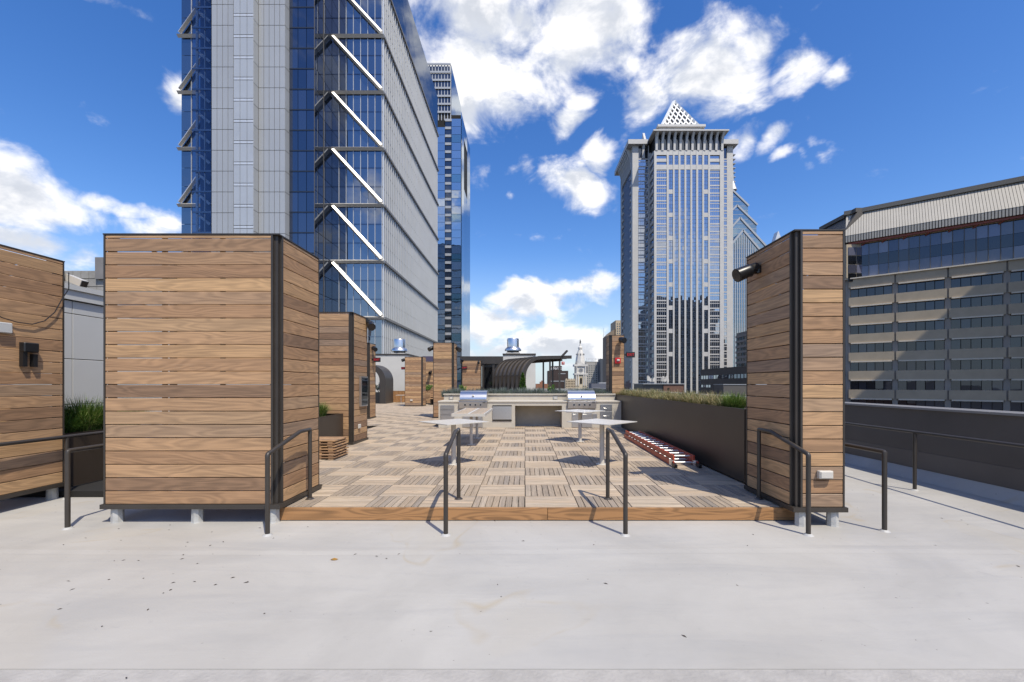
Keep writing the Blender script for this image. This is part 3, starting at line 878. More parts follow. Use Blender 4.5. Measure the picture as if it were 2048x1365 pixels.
def clump(label, c, n, h, spread, rad, m_, w=.006, group='ornamental grasses in the planters', name='grass_clump', cat='grass'):
    o = obj(name, blades(MB(), (c[0], c[1], c[2] - .04), n, h + .04, spread, rad, w), m_, at=Vector(c)); setp(o, label, cat, group)
    return o


clump('large green grass clump at the near end of the long planter', (3.36, 6.98, 1.145), 1100, .36, .24, .13, L_GRASS, .005)
clump('green grass clump in the planter behind the deck tile stack', (-4.52, 9.42, .82), 900, .46, .33, .16, L_GRASS, .007)
clump('bright green grass clump in the planter by the white penthouse', (-6.80, 6.72, .79), 1900, .70, .42, .2, L_GRASS, .006)
clump('dark grass clump in the shade of the leftmost timber box', (-6.68, 6.26, .79), 900, .50, .30, .14, L_CON, .006)
clump('green grass clump at the far end of the penthouse planter', (-6.85, 7.45, .79), 1000, .66, .42, .18, L_GRASS, .006)
mb = MB(); rr = random.Random(3)
yy = 7.2
while yy < 14.85:
    for xx in (3.24, 3.52, 3.90):
        hh = rr.uniform(.24, .42)
        blades(mb, (xx + rr.uniform(-.07, .07), yy + rr.uniform(-.1, .1), 1.11), 190, hh, .30, .07, .0045, 4, rr, droop=.5)
    yy += .33
o = obj('dry_grass', mb, L_TAN); setp(o, 'strip of dry tan grass filling the long planter', 'grass', kind='stuff')

# ------------------------------------------------------------------ grill counter
KY = 13.86; KB = 14.75; CT = 1.005
t = counter = thing('grill_counter', 'cream stucco outdoor kitchen counter with a central knee hole', 'counter', (.1, 14.3, DZ))
ox0, ox1, oz = X(1030, KY), X(1124, KY), .853
kx0, kx1 = X(877, KY), 3.07
gl0, gl1 = X(918.5, KY), X(974.5, KY); gr0, gr1 = X(1135, KY), X(1192, KY)
GZ = Z(817, KY)
mb = MB()
mb.box(kx0, ox0, KY, KB, DZ + .002, .80); mb.box(ox1, kx1, KY, KB, DZ + .002, .80)
mb.box(kx0, gl0, KY, KB, .80, CT - .051); mb.box(gl1, ox0, KY, KB, .80, CT - .051); mb.box(ox1, gr0, KY, KB, .80, CT - .051); mb.box(gr1, kx1, KY, KB, .80, CT - .051)
mb.box(ox0, ox1, KY, KB, oz, CT - .051); mb.box(ox0, ox1, KB - .12, KB, DZ + .002, oz)
obj('body', mb, M_STUC, t)
mb = MB()
for a, b in ((kx0 - .02, gl0 - .003), (gl1 + .003, gr0 - .003), (gr1 + .003, kx1)): mb.bev(a, b, KY - .02, KB, CT - .05, CT, .006)
obj('worktop', mb, M_STUC, t)
mb = MB(); mb.bev(X(886, 14.6), 3.07, KB + .001, KB + .14, DZ + .002, 1.175, .006); mb.bev(X(886, 14.6), 3.07, KB + .9, KB + 1.0, DZ + .002, 1.1, .006)
mb.bev(X(885, 14.6), 3.07, KB - .04, KB + .17, 1.1755, 1.215, .006)
obj('back_ledge', mb, M_STUC, t)
obj('soil_bed', MB().box(X(886, 14.6) + .02, 3.05, KB + .141, KB + .899, DZ + .1, 1.12), M_SOIL, t)
def front(name, px0, px1, py0, py1, m_, d=.02, parent=None):
    return obj(name, MB().bev(X(px0, KY), X(px1, KY), KY - d, KY - .001, Z(py1, KY), Z(py0, KY), .004), m_, parent or t)
def handle(px0, px1, py, parent):
    z = Z(py, KY); a, b = X(px0, KY), X(px1, KY)
    obj('handle', MB().tube([(a, KY - .022, z), (a, KY - .05, z), (b, KY - .05, z), (b, KY - .022, z)], .006, 8), M_SS, parent)
for j, (a, b) in enumerate(((811, 820), (821, 830), (831, 841))):
    q = front('drawer', 881, 908.5, a, b, M_SS); handle(888, 901, (a + b) / 2, q)
q = front('fridge_door', 985.5, 1023, 813, 839.5, M_SS, .03)
obj('vent_strip', MB().box(X(985, KY), X(1023.5, KY), KY - .031, KY - .002, Z(812.6, KY), Z(811, KY)), M_BLK, t)
obj('toe_strip', MB().box(X(985, KY), X(1023.5, KY), KY - .026, KY - .002, Z(842, KY), Z(840, KY)), M_BLK, t)
for a, b in ((925.5, 944.5), (945.2, 965.5)): q = front('cabinet_door', a, b, 826, 855, M_SS); handle(a + 2, b - 2, 829, q)
for a, b in ((1144, 1163), (1163.8, 1184)): q = front('cabinet_door', a, b, 826, 855, M_SS); handle(a + 2, b - 2, 829, q)
front('access_plate', 1185.5, 1194, 828, 838, M_SS)
for a, b in ((809, 822), (823, 839)):
    q = front('drawer', 1200.5, 1224, a, b, M_SS); handle(1207, 1219, (a + b) / 2 + 1, q)
for px in (902, 1111):
    q = obj('outlet', MB().box(X(px - 4, 14.7), X(px + 4, 14.7), KB - .03, KB + .0005, Z(799.5, 14.7), Z(793.5, 14.7)), M_SS, t)
    obj('outlet_face', MB().box(X(px - 2.4, 14.7), X(px + 2.4, 14.7), KB - .034, KB - .0305, Z(798.6, 14.7), Z(794.5, 14.7)), M_WHITE, q)


def grill(label, x0, x1):
    y0 = KY - .07
    t = thing('gas_grill', label, 'grill', ((x0 + x1) / 2, KY + .3, GZ), 'stainless gas grills in the counter')
    zt = Z(782, KY); zp = Z(803, KY)
    obj('control_panel', MB().prism([(y0, GZ + .001), (y0 - .02, zp - .02), (y0 + .02, zp), (KB - .12, zp), (KB - .12, GZ + .001)], x0 + .005, x1 - .005, 'x'), M_SS, t, norm=True)
    prof = [(y0 + .03, zp + .012)]
    for k in range(9):
        a = k / 8 * math.pi / 2; prof.append((y0 + .02 + .36 * (1 - math.cos(a)), zp + .03 + (zt - zp - .03) * math.sin(a)))
    prof += [(KB - .16, zt - .02), (KB - .16, zp + .012)]
    h = obj('hood', MB().prism(prof, x0 + .02, x1 - .02, 'x'), M_SSP, t, smooth=True, norm=True)
    zz = zp + .05
    obj('handle', MB().tube([(x0 + .05, y0 + .03, zz), (x0 + .05, y0 - .05, zz), (x1 - .05, y0 - .05, zz), (x1 - .05, y0 + .03, zz)], .013, 10), M_SSP, h, smooth=True)
    obj('gauge', MB().tube([((x0 + x1) / 2, y0 + .06, zp + .18), ((x0 + x1) / 2, y0 + .015, zp + .19)], .03, 12), M_WHITE, h)
    for k in range(4):
        xx = x0 + (x1 - x0) * (.22 + .2 * k * .92); zz = Z(810, KY)
        kn = obj('knob', MB().tube([(xx, y0 - .005, zz), (xx, y0 - .045, zz)], [.033, .026], 12), M_BLK, t)
        obj('bezel', MB().tube([(xx, y0 - .012, zz), (xx, y0 - .018, zz)], .045, 14), M_SSP, t)
    obj('name_plate', MB().box(x1 - .14, x1 - .05, y0 - .0215, y0 - .0155, zp - .055, zp - .03), M_BLK, t)


grill('left stainless gas grill set in the cream counter', gl0, gl1)
grill('right stainless gas grill nearest the long planter', gr0, gr1)

mb = MB(); rr = random.Random(9); xx = X(890, 15)
while xx < 2.85:
    for yy in (KB + .2, KB + .42, KB + .7):
        blades(mb, (xx + rr.uniform(-.06, .06), yy + rr.uniform(-.06, .06), 1.10), 130, rr.uniform(.24, .40), .16, .10, .006, 3, rr, droop=.2)
    xx += .16
o = obj('lavender', mb, L_LAV); setp(o, 'silver green lavender growing along the counter ledge', 'lavender', kind='stuff')


def leaf_cloud(mb, n, fn, size, rng):
    for _ in range(n):
        p, out = fn(); p = Vector(p); out = Vector(out).normalized()
        d = (out + Vector((rng.uniform(-1, 1), rng.uniform(-1, 1), rng.uniform(-.6, 1.2)))).normalized()
        s = d.cross(Vector((rng.uniform(-1, 1), rng.uniform(-1, 1), rng.uniform(-1, 1)))).normalized()
        L = size * rng.uniform(.6, 1.3); w = L * .32
        mb.add([p, p + d * L * .5 + s * w, p + d * L, p + d * L * .5 - s * w], [(0, 1, 2, 3)])
    return mb


def conifer(label, c, h, r, rng=random.Random(4), n=2600, size=.05):
    t = thing('conifer', label, 'conifer', c, 'small conifers on the terrace')
    def fn():
        z = rng.random() ** 1.25; a = rng.uniform(0, 2 * math.pi)
        prof = (1 - z) ** .8 * (.55 + .45 * min(1, z / .12)); lump = 1 + .18 * math.sin(a * 3 + z * 19) + .12 * math.sin(a * 5 - z * 31)
        rr = r * prof * lump * math.sqrt(rng.uniform(.35, 1))
        return (c[0] + rr * math.cos(a), c[1] + rr * math.sin(a), c[2] + .06 * h + z * h * .94), (math.cos(a), math.sin(a), .9)
    obj('crown', leaf_cloud(MB(), n, fn, size, rng), L_CON, t)
    obj('trunk', MB().tube([(c[0], c[1], c[2]), (c[0], c[1], c[2] + h * .8)], [r * .12, r * .03], 8), M_SOIL, t)


conifer('pointed conifer in front of the curved canopy', (X(1045.5, 16.6), 16.6, 0.95), Z(747, 16.6) - .95, .165)
conifer('pointed conifer against the pale wall beside the arched canopy', (X(779, 33.4), 33.4, .62), Z(757, 33.4) - .62, .22, n=1500, size=.07)


def shrub(label, c, h, r, m_, seed, n=500, size=.06):
    rng = random.Random(seed); t = thing('shrub', label, 'shrub', c, 'small shrubs on the terrace')
    tips = [(rng.uniform(-r, r), rng.uniform(-r, r), h * rng.uniform(.45, 1)) for _ in range(9)]
    def fn():
        q = rng.choice(tips); k = rng.uniform(.3, 1)
        return (c[0] + q[0] * k + rng.gauss(0, r * .14), c[1] + q[1] * k + rng.gauss(0, r * .14), c[2] + q[2] * k), (q[0], q[1], .5)
    obj('foliage', leaf_cloud(MB(), n, fn, size, rng), m_, t)
    mb = MB()
    for q in tips: mb.tube([c, (c[0] + q[0] * .5, c[1] + q[1] * .5, c[2] + q[2] * .5), (c[0] + q[0], c[1] + q[1], c[2] + q[2])], [.008, .006, .003], 5)
    obj('stems', mb, M_SOIL, t)


shrub('light green shrub by the canopy posts', (X(1103, 15.4), 15.3, 1.1), .42, .14, L_SHR, 1)
shrub('small green plant in front of the box under the pergola', (X(925, 24), 24, 1.0), .55, .18, L_SHR, 2)
shrub('low green plant in the far planter beside the bench', (X(855, 29.4), 29.4, 1.02), .5, .42, L_SHR, 3, 800, .09)
shrub('grey green plant in the dark pot under the arched canopy', (X(757, 31), 31, .95), .75, .25, L_LAV, 4, 700, .08)

# ------------------------------------------------------------------ tables
def diamond_table(label, x, y, diag=1.225, h=.90, far=False):
    t = thing('bistro_table', label, 'table', (x, y, DZ), 'white diamond topped tables'); r = diag / 2
    obj('top', MB().prism([(x - r, y), (x, y - r), (x + r, y), (x, y + r)], h - .012, h, 'z'), M_WHITE, t, norm=True)
    obj('post', MB().tube([(x, y, DZ + .012), (x, y, h - .0125)], .042, 14), M_WHITE, t, smooth=True)
    b = obj('base_plate', MB().lathe([(.10, .001), (.10, .010), (.05, .014)], (x, y, DZ), 18), M_WHITE, t)
    for k in range(4):
        a = math.pi / 4 + k * math.pi / 2; obj('bolt', MB().lathe([(.012, .0105), (.01, .02)], (x + .075 * math.cos(a), y + .075 * math.sin(a), DZ), 6), M_SS, b)
    obj('top_bracket', MB().box(x - .15, x + .15, y - .02, y + .02, h - .022, h - .0125), M_WHITE, t)


diamond_table('white diamond topped table nearest the left stair rail', -1.24, 7.55)
diamond_table('white diamond topped table nearest the right stair rail', 1.336, 7.55)
diamond_table('white diamond topped table in front of the right grill', 1.334, 10.55)
t = thing('slatted_table', 'white framed table with wooden slats on two posts before the left grill', 'table', (-1.235, 10.58, DZ))
tx0, tx1, ty0, ty1, th = -1.60, -.87, 9.45, 11.70, .90
mb = MB(); mb.box(tx0, tx1, ty0, ty0 + .03, th - .06, th); mb.box(tx0, tx1, ty1 - .03, ty1, th - .06, th); mb.box(tx0, tx0 + .03, ty0 + .03, ty1 - .03, th - .06, th); mb.box(tx1 - .03, tx1, ty0 + .03, ty1 - .03, th - .06, th)
mb.box(-1.26, -1.21, ty0 + .03, ty1 - .03, th - .06, th + .001)
mb.box(tx0 + .03, -1.26, 10.5, 10.62, th - .06, th - .03); mb.box(-1.21, tx1 - .03, 10.5, 10.62, th - .06, th - .03)
obj('frame', mb, M_WHITE, t)
for s0, s1 in ((tx0 + .034, -1.264), (-1.206, tx1 - .034)):
    n = 4; p = (s1 - s0) / n
    for k in range(n):
        L = ty1 - ty0 - .08
        link('slat', MB().bev(-L / 2, L / 2, -p / 2 + .003, p / 2 - .003, -.01, .01, .002).mesh('slat', M_DECK), (s0 + (k + .5) * p, (ty0 + ty1) / 2, th - .008), t, (0, 0, R(90)))
for yy in (9.98, 11.17):
    obj('post', MB().tube([(-1.235, yy, DZ + .012), (-1.235, yy, th - .0605)], .035, 12), M_WHITE, t, smooth=True)
    obj('base_plate', MB().lathe([(.09, .001), (.09, .010), (.05, .013)], (-1.235, yy, DZ), 16), M_WHITE, t)
t = thing('bistro_table', 'small white table far off beside the wooden planter boards', 'table', (X(802, 31.5), 31.5, DZ), 'white diamond topped tables')
xx = X(802, 31.5); obj('top', MB().box(xx - .3, xx + .3, 31.2, 31.8, .72, .74), M_WHITE, t); obj('post', MB().tube([(xx, 31.5, DZ), (xx, 31.5, .7195)], .03, 8), M_WHITE, t)

# ------------------------------------------------------------------ stack of loose deck tiles
n_ = 7
ORD = ['topmost', 'second', 'third', 'fourth', 'fifth', 'sixth', 'bottom']
for k in range(n_):
    z = DZ + .003 + (n_ - 1 - k) * .0505
    cx, cy = -3.80 + random.uniform(-.02, .02), 8.31 + random.uniform(-.02, .02)
    lab = {0: 'topmost loose deck tile of the stack beside the bronze planter', 6: 'bottom loose deck tile of the stack beside the bronze planter'}.get(k, ORD[k] + ' loose deck tile from the top of the stack')
    t = thing('loose_tile', lab, 'deck tile', (cx, cy, z), 'loose deck tiles in a stack')
    for q in (-.22, 0, .22): link('batten', MB().box(-.045, .045, -.295, .295, 0, .026).mesh('batten', M_WOOD), (cx + q, cy, z), t)
    me = MB().bev(-.305, .305, -.034, .034, 0, .022, .002).mesh('slat', M_WOOD)
    for q in range(8): link('slat', me, (cx, cy - .305 + (q + .5) * .0763, z + .0265), t, (0, 0, random.uniform(-.004, .004)))

# ------------------------------------------------------------------ ladder lying on the deck
A = Vector((2.50, 7.30, DZ)); B = Vector((2.60, 11.35, DZ)); wv = Vector((.40, -.01, 0))
t = thing('extension_ladder', 'orange fibreglass extension ladder lying beside the long planter', 'ladder', tuple(A))
for lev in (0, 1):
    ins = .03 if lev else 0.0; zc = .05 + lev * .092; e0 = .0 if lev == 0 else .10
    u = (B - A).normalized()
    for sgn in (0, 1):
        p0 = A + wv * sgn + Vector((ins if sgn == 0 else -ins, 0, zc)) + u * e0; p1 = B + wv * sgn + Vector((ins if sgn == 0 else -ins, 0, zc))
        obj('side_rail', MB().bar(p0, p1, .026, .085), M_RED, t)
    L = (B - A).length; k = 0; s = .18 + e0
    while s < L - .05:
        c = A + u * s + Vector((0, 0, zc)); obj('rung', MB().tube([c + Vector((ins + .013, 0, 0)), c + wv - Vector((ins + .013, 0, 0))], .017, 8), M_ALU, t, smooth=True); s += .305
for sgn in (0, 1):
    p0 = A + wv * sgn
    obj('shoe', MB().bar(p0 + Vector((0, -.10, .03)), p0 + Vector((0, .05, .05)), .05, .05), M_BLK, t)
    obj('rail_end_cap', MB().bar(p0 + Vector((.0, .052, .05)), p0 + Vector((0, .20, .05)), .032, .092), M_ALU, t)

# ------------------------------------------------------------------ far end of the terrace
def vent(label, px, Y, zb, w, h):
    c = (X(px, Y), Y, zb); t = thing('roof_vent', label, 'exhaust fan', c, 'shiny exhaust fans')
    obj('kerb', MB().box(c[0] - w * .42, c[0] + w * .42, Y - w * .42, Y + w * .42, zb, zb + h * .10), M_WHITE, t)
    obj('louvre_neck', MB().lathe([(w * .36, h * .101), (w * .36, h * .22)], c, 20), M_METD, t)
    obj('skirt', MB().lathe([(w * .5, h * .22), (w * .5, h * .30), (w * .44, h * .38), (w * .36, h * .45)], c, 24), M_SSP, t, smooth=True)
    obj('cap', MB().lathe([(w * .36, h * .4505), (w * .36, h * .92), (w * .34, h * .97), (w * .1, h)], c, 24), M_SSP, t, smooth=True)


t = thing('stair_penthouse', 'pale stucco penthouse behind the arched canopy', 'penthouse', (-12, 37, 0))
obj('wall', MB().box(-16, X(816, 35), 35, 39, .001, Z(711, 35)), M_STUCW, t)
obj('coping', MB().box(-16.05, X(816, 35) + .05, 34.95, 39.05, Z(711, 35) + .001, Z(708, 35)), M_BRNZ, t)
vent('exhaust fan on the pale penthouse at left', 799, 36.5, Z(708, 35) + .001, 1.33, 1.35)
t = thing('lift_penthouse', 'pale penthouse block behind the curved canopy', 'penthouse', (0, 36, 0))
px0, px1 = X(1006, 34), X(1071, 34)
obj('wall', MB().box(px0, px1, 34, 38, .001, Z(711, 34)), M_STUCW, t)
obj('coping', MB().box(px0 - .03, px1 + .03, 33.95, 38.05, Z(711, 34) + .001, Z(707.5, 34)), M_BRNZ, t)
vent('exhaust fan above the curved canopy', 1026, 35.2, Z(707.5, 34) + .001, 1.33, 1.33)

# vertical board planter front
t = thing('board_planter', 'planter of upright golden boards in front of the pale penthouse', 'planter', (X(793, 33), 33.5, DZ), 'bronze metal planters')
xa, xb = X(772, 33), X(812, 33); zt = Z(782, 33); n = 12; p = (xb - xa) / n
for k in range(n):
    obj('board', MB().bev(xa + k * p + .004, xa + (k + 1) * p - .004, 33.0, 33.025, DZ + .01, zt - .03, .003), M_FASC, t)
obj('top_rail', MB().box(xa, xb, 32.99, 33.05, zt - .029, zt), M_FASC, t)
obj('liner', MB().box(xa, xb, 33.03, 33.9, DZ + .01, zt - .06), M_DARK, t)
# arched canopy at left: one broad dark frame curving from upright to overhead
t = thing('arched_canopy', 'dark arched canopy frame beside the slim timber box', 'canopy', (X(765, 30.5), 30.5, DZ))
ax = X(771, 30.5); at = Z(729, 30.5); r0 = 1.15; cx = ax - r0; cz = at - r0
out = [(ax, DZ)] + [(cx + r0 * math.cos(k / 10 * math.pi / 2), cz + r0 * math.sin(k / 10 * math.pi / 2)) for k in range(11)] + [(cx - 1.6, at)]
ri = r0 - .42
inn = [(cx - 1.6, at - .34)] + [(cx - .0 + ri * math.sin(k / 10 * math.pi / 2) * 1.0, cz + (ri + .06) * math.cos(k / 10 * math.pi / 2)) for k in range(11)] + [(ax - .42, DZ)]
def band(poly_o, poly_i, y0, y1):
    n = len(poly_o); mb = MB(); Q = list(zip(poly_o, poly_i))
    for (o0, i0), (o1, i1) in zip(Q[:-1], Q[1:]):
        mb.add([(o0[0], y0, o0[1]), (o1[0], y0, o1[1]), (i1[0], y0, i1[1]), (i0[0], y0, i0[1]), (o0[0], y1, o0[1]), (o1[0], y1, o1[1]), (i1[0], y1, i1[1]), (i0[0], y1, i0[1])],
               [(0, 1, 2, 3), (7, 6, 5, 4), (0, 4, 5, 1), (3, 2, 6, 7)])
    return mb
obj('arch', band(out, inn[::-1], 30.5, 30.62), M_BRNZ, t, norm=True)
obj('rear_arch', band(out, inn[::-1], 32.2, 32.32), M_BRNZ, t, norm=True)
mb = MB()
for (a, b), (c_, d_) in zip(out[:-1], out[1:]): mb.quad((a, 30.621, b), (c_, 30.621, d_), (c_, 32.199, d_), (a, 32.199, b))
for (a, b), (c_, d_) in zip(out[:-1], out[1:]): mb.quad((a - .02, 30.621, b - .02), (a - .02, 32.199, b - .02), (c_ - .02, 32.199, d_ - .02), (c_ - .02, 30.621, d_ - .02))
obj('curved_sheet', mb, M_BRNZ, t)
t = thing('pot', 'dark square pot under the arched canopy', 'pot', (X(757, 31), 31, DZ))
xx = X(757, 31); obj('shell', MB().prism([(xx - .32, 30.7), (xx + .32, 30.7), (xx + .32, 31.3), (xx - .32, 31.3)], DZ + .002, .94, 'z'), M_BLK, t, norm=True)
obj('soil', MB().box(xx - .3, xx + .3, 30.72, 31.28, .941, .955), M_SOIL, t)
# bench and far planter
t = thing('bench', 'wooden bench with slatted back between the far timber boxes', 'bench', (X(857, 28.8), 28.9, DZ))
ba, bb_ = -6.34, -5.2
obj('seat', MB().box(ba, bb_, 28.6, 29.05, .55, .60), M_WOOD, t)
for k in range(3): obj('back_slat', MB().box(ba, bb_, 29.06, 29.09, .66 + k * .13, .77 + k * .13), M_WOOD, t)
for xx in (ba + .1, bb_ - .15): obj('leg', MB().box(xx, xx + .06, 28.65, 29.1, DZ, .549), M_BRNZ, t)
planter('far planter with a low green plant behind the bench', -6.3, -5.2, 29.12, 29.9, DZ + .002, 1.02)
spotlight('spotlight casting a long shadow on the far timber wall', (X(862, 30.2), 30.2, Z(745, 30.2)), (0, -.95, -.3), .34, .11, mount=(0, -.16, 0))
spotlight('spotlight at top right of the box under the flat pergola beam', (X(957.5, 31.5), 31.5, Z(725, 31.5)), (.1, -.95, -.3), .3, .09, mount=(0, -.14, 0))
o = obj('purple_canopy_band', MB().box(X(845, 33.5), X(868, 33.5), 33.5, 33.9, Z(723, 33.5), Z(713, 33.5)), mat('violet_grey_fascia', (.075, .06, .10), .5)); setp(o, 'violet grey beam above the far timber wall', 'beam')

# flat pergola with dark posts and glass behind
t = thing('pergola', 'flat dark pergola with a deep beam behind the timber boxes', 'pergola', (X(965, 33), 33.5, DZ))
pa, pb = X(920, 33), X(1006, 33)
obj('beam', MB().box(pa, pb, 33, 33.25, Z(728, 33), Z(713, 33)), M_BRNZ, t)
obj('rear_beam', MB().box(pa, pb, 35.6, 35.8, Z(730, 33), Z(714, 33)), M_BRNZ, t)
for k in range(6): xx = pa + .15 + k * (pb - pa - .5) / 5; obj('joist', MB().box(xx, xx + .08, 33.251, 35.599, Z(727, 33), Z(716, 33)), M_BRNZ, t)
for px in (964, 985): xx = X(px, 33.1); obj('post', MB().box(xx, xx + .16, 33.05, 33.2, DZ, Z(728, 33) - .001), M_BRNZ, t)
obj('glass_door', MB().box(X(966, 35), X(1004, 35), 35, 35.03, DZ, Z(729, 35)), G_DIM, t)
obj('lintel', MB().box(X(965, 33.3), X(1004, 33.3), 33.26, 33.36, Z(735, 33.3), Z(730, 33.3)), M_BRNZ, t)

# curved canopy: seven ribs rising upright and bending over into a roof
t = thing('curved_canopy', 'dark ribbed canopy curving over from upright ribs to a flat roof', 'canopy', (-.1, 25.4, DZ))
dv = Vector((.85, .53, 0)).normalized(); av = Vector((-.53, .85, 0)).normalized()
base = Vector((X(1047, 25), 25.0, DZ)); LEN = 3.6; roofL = 3.5; zt = Z(712.5, 25.2); R_ = 1.25
def prof(off=0.0, hgt=0.0):
    P = [(0 + off, 0), (0 + off, zt - DZ - R_)]
    for k in range(1, 11):
        a = k / 10 * math.pi / 2; P.append((R_ - (R_ - off) * math.cos(a), zt - DZ - R_ + (R_ - off) * math.sin(a)))
    P.append((roofL, zt - DZ - off + .10))
    return P
def pt(s, u_, w): return base + dv * u_ + av * s + Vector((0, 0, w))
n = 8
for k in range(n):
    s = LEN * k / (n - 1); mb = MB(); po, pi = prof(-.04), prof(.16)
    for i in range(len(po) - 1):
        q = []
        for ds in (0, .06):
            q += [pt(s + ds, *po[i]), pt(s + ds, *po[i + 1]), pt(s + ds, *pi[i + 1]), pt(s + ds, *pi[i])]
        mb.add(q, [(0, 1, 2, 3), (7, 6, 5, 4), (0, 4, 5, 1), (3, 2, 6, 7)])
    obj('rib', mb, M_BRNZ, t, norm=True)
mb = MB(); po, pi = prof(.05), prof(.07)
for i in range(len(po) - 1):
    mb.quad(pt(.061, *po[i]), pt(.061, *po[i + 1]), pt(LEN - .001, *po[i + 1]), pt(LEN - .001, *po[i]))
    mb.quad(pt(.061, *pi[i]), pt(LEN - .001, *pi[i]), pt(LEN - .001, *pi[i + 1]), pt(.061, *pi[i + 1]))
obj('sheet', mb, mat('canopy_sheet', (.11, .09, .07), .5), t)
obj('edge_fin', MB().bar(pt(.0, roofL - .75, zt - DZ + .06), pt(.0, roofL - .35, zt - DZ + .42), .12, .10), M_BRNZ, t)
obj('eave_beam', MB().bar(pt(-.05, roofL - .8, zt - DZ - .12), pt(LEN, roofL - .8, zt - DZ - .12), .1, .22), M_BRNZ, t)
for s, u_ in ((.2, roofL - 1.5), (1.2, roofL - 1.3), (.1, roofL - .85), (.9, roofL - .8)):
    a = pt(s, u_, 0); obj('post', MB().box(a.x - .05, a.x + .05, a.y - .05, a.y + .05, DZ, zt - .22), M_BRNZ, t)
obj('mid_rail', MB().bar(pt(-.01, -.06, Z(752, 25.5) - DZ), pt(LEN, -.06, Z(752, 25.5) - DZ), .04, .05), M_BRNZ, t)

# ------------------------------------------------------------------ bits on the roof
t = obj('fallen_leaf', MB().add([(0, 0, .004), (.03, .012, .012), (.07, 0, .006), (.05, -.02, .004), (.02, -.022, .010)], [(0, 1, 2, 3, 4)]), L_FALL, at=Vector((0, 0, 0)))
t.location = (X(661, 3.84), 3.84, 0); setp(t, 'single yellow brown leaf lying on the white roof', 'leaf')
mb = MB(); rr = random.Random(12)
for _ in range(85):
    cx, cy = (rr.gauss(-3.1, .9), rr.gauss(3.7, .5)) if rr.random() < .5 else (rr.uniform(-5.5, 6), rr.uniform(2.6, 7))
    a = rr.uniform(0, 3.14); L = rr.uniform(.006, .022); w = rr.uniform(.003, .007)
    ux, uy = math.cos(a) * L, math.sin(a) * L; vx, vy = -math.sin(a) * w, math.cos(a) * w
    mb.add([(cx - ux, cy - uy, .001), (cx + vx, cy + vy, .005), (cx + ux, cy + uy, .002), (cx - vx, cy - vy, .004)], [(0, 1, 2, 3)])
o = obj('leaf_litter', mb, M_SOIL); setp(o, 'scattered dark bits of leaf litter on the roof', 'litter', kind='stuff')

# ================================================================== CITY
def tint_rand(): return random.random()

# ---- tower with braced ends, at left
FL = 4.31; ZB = 3.75
t = towA = thing('braced_glass_tower', 'grey and blue office tower with shining diagonal braces', 'tower', (-56, 130, -60))
AX0, AX1, AY0, AY1 = -79.0, -32.8, 100.0, 163.0
NX0, NX1 = X(384, 91.5), X(628, 91.5)
TOPF = ZB + 7 * 3 * FL
obj('structure', MB().box(AX0 + .4, AX1 - .4, AY0 + .4, AY1 - .2, -59.9, 109.0), M_DARK, t)
obj('base_wall', MB().box(AX0, AX1, AY0, AY0 + .35, -59.9, ZB - .3), M_CLAD, t)
# right-hand end bay of the front: panes, mullions, belts and braces
nb = 7; bw = (AX1 - NX1) / nb; pane = MB().box(0, bw - .08, 0, .12, 0, FL - .10).mesh('window', G_BLUE)
spm = MB().box(0, bw - .08, 0, .12, 0, FL * .26).mesh('spandrel', G_DEEP)
for f in range(21):
    for b in range(nb): link('window', pane, (NX1 + b * bw + .04, AY0, ZB + f * FL + .05), t)
mul = MB().box(-.045, .045, -.16, 0, ZB, TOPF).mesh('mullion', M_FIN)
for b in range(1, nb + 1): link('mullion', mul, (NX1 + b * bw - (.06 if b == nb else 0), AY0 - .001, 0), t)
for f in range(1, 21):
    if f % 3: obj('floor_line', MB().box(NX1, AX1, AY0 - .06, AY0 - .002, ZB + f * FL - .10, ZB + f * FL + .10), G_DEEP, t)
pane2 = MB().box(0, 2.3, 0, .12, 0, FL - .1).mesh('window', G_BLUE)
for f in range(5, 21):
    for xx in (AX0 + .05, AX0 + 2.42): link('window', pane2, (xx, AY0, ZB + f * FL + .05), t)
link('mullion', mul, (AX0 + 2.38, AY0 - .001, 0), t)
for k in range(0, 8):
    z = ZB + k * 3 * FL
    obj('belt', MB().prism([(AY0 - .25, z - .45), (AY0 - .80, z + .06), (AY0 - .25, z + .40)], NX1, AX1 + .55, 'x'), M_BRACE, t, norm=True)
    obj('belt', MB().prism([(AY0 - .25, z - .45), (AY0 - .80, z + .06), (AY0 - .25, z + .40)], AX0 - .55, NX0 - .1, 'x'), M_BRACE, t, norm=True)
    obj('side_belt', MB().prism([(AX1 + .001, z - .42), (AX1 + .55, z - .2), (AX1 + .55, z + .34), (AX1 + .001, z + .34)], AY0 - .249, AY1, 'y'), mat('bronze_grey_belt', (.20, .185, .165), .5), t, norm=True)
    if k < 7:
        z1 = z + 3 * FL
        obj('brace', MB().bar((NX1 + .4, AY0 - .62, z1 - .5), (AX1 - .1, AY0 - .62, z + .45), .62, .70, (.55, -1, .45)), M_BRACE, t)
        obj('brace', MB().bar((NX0 - .4, AY0 - .62, z1 - .5), (AX0 + .1, AY0 - .62, z + .45), .62, .62, (-.55, -1, .45)), M_BRACE, t)
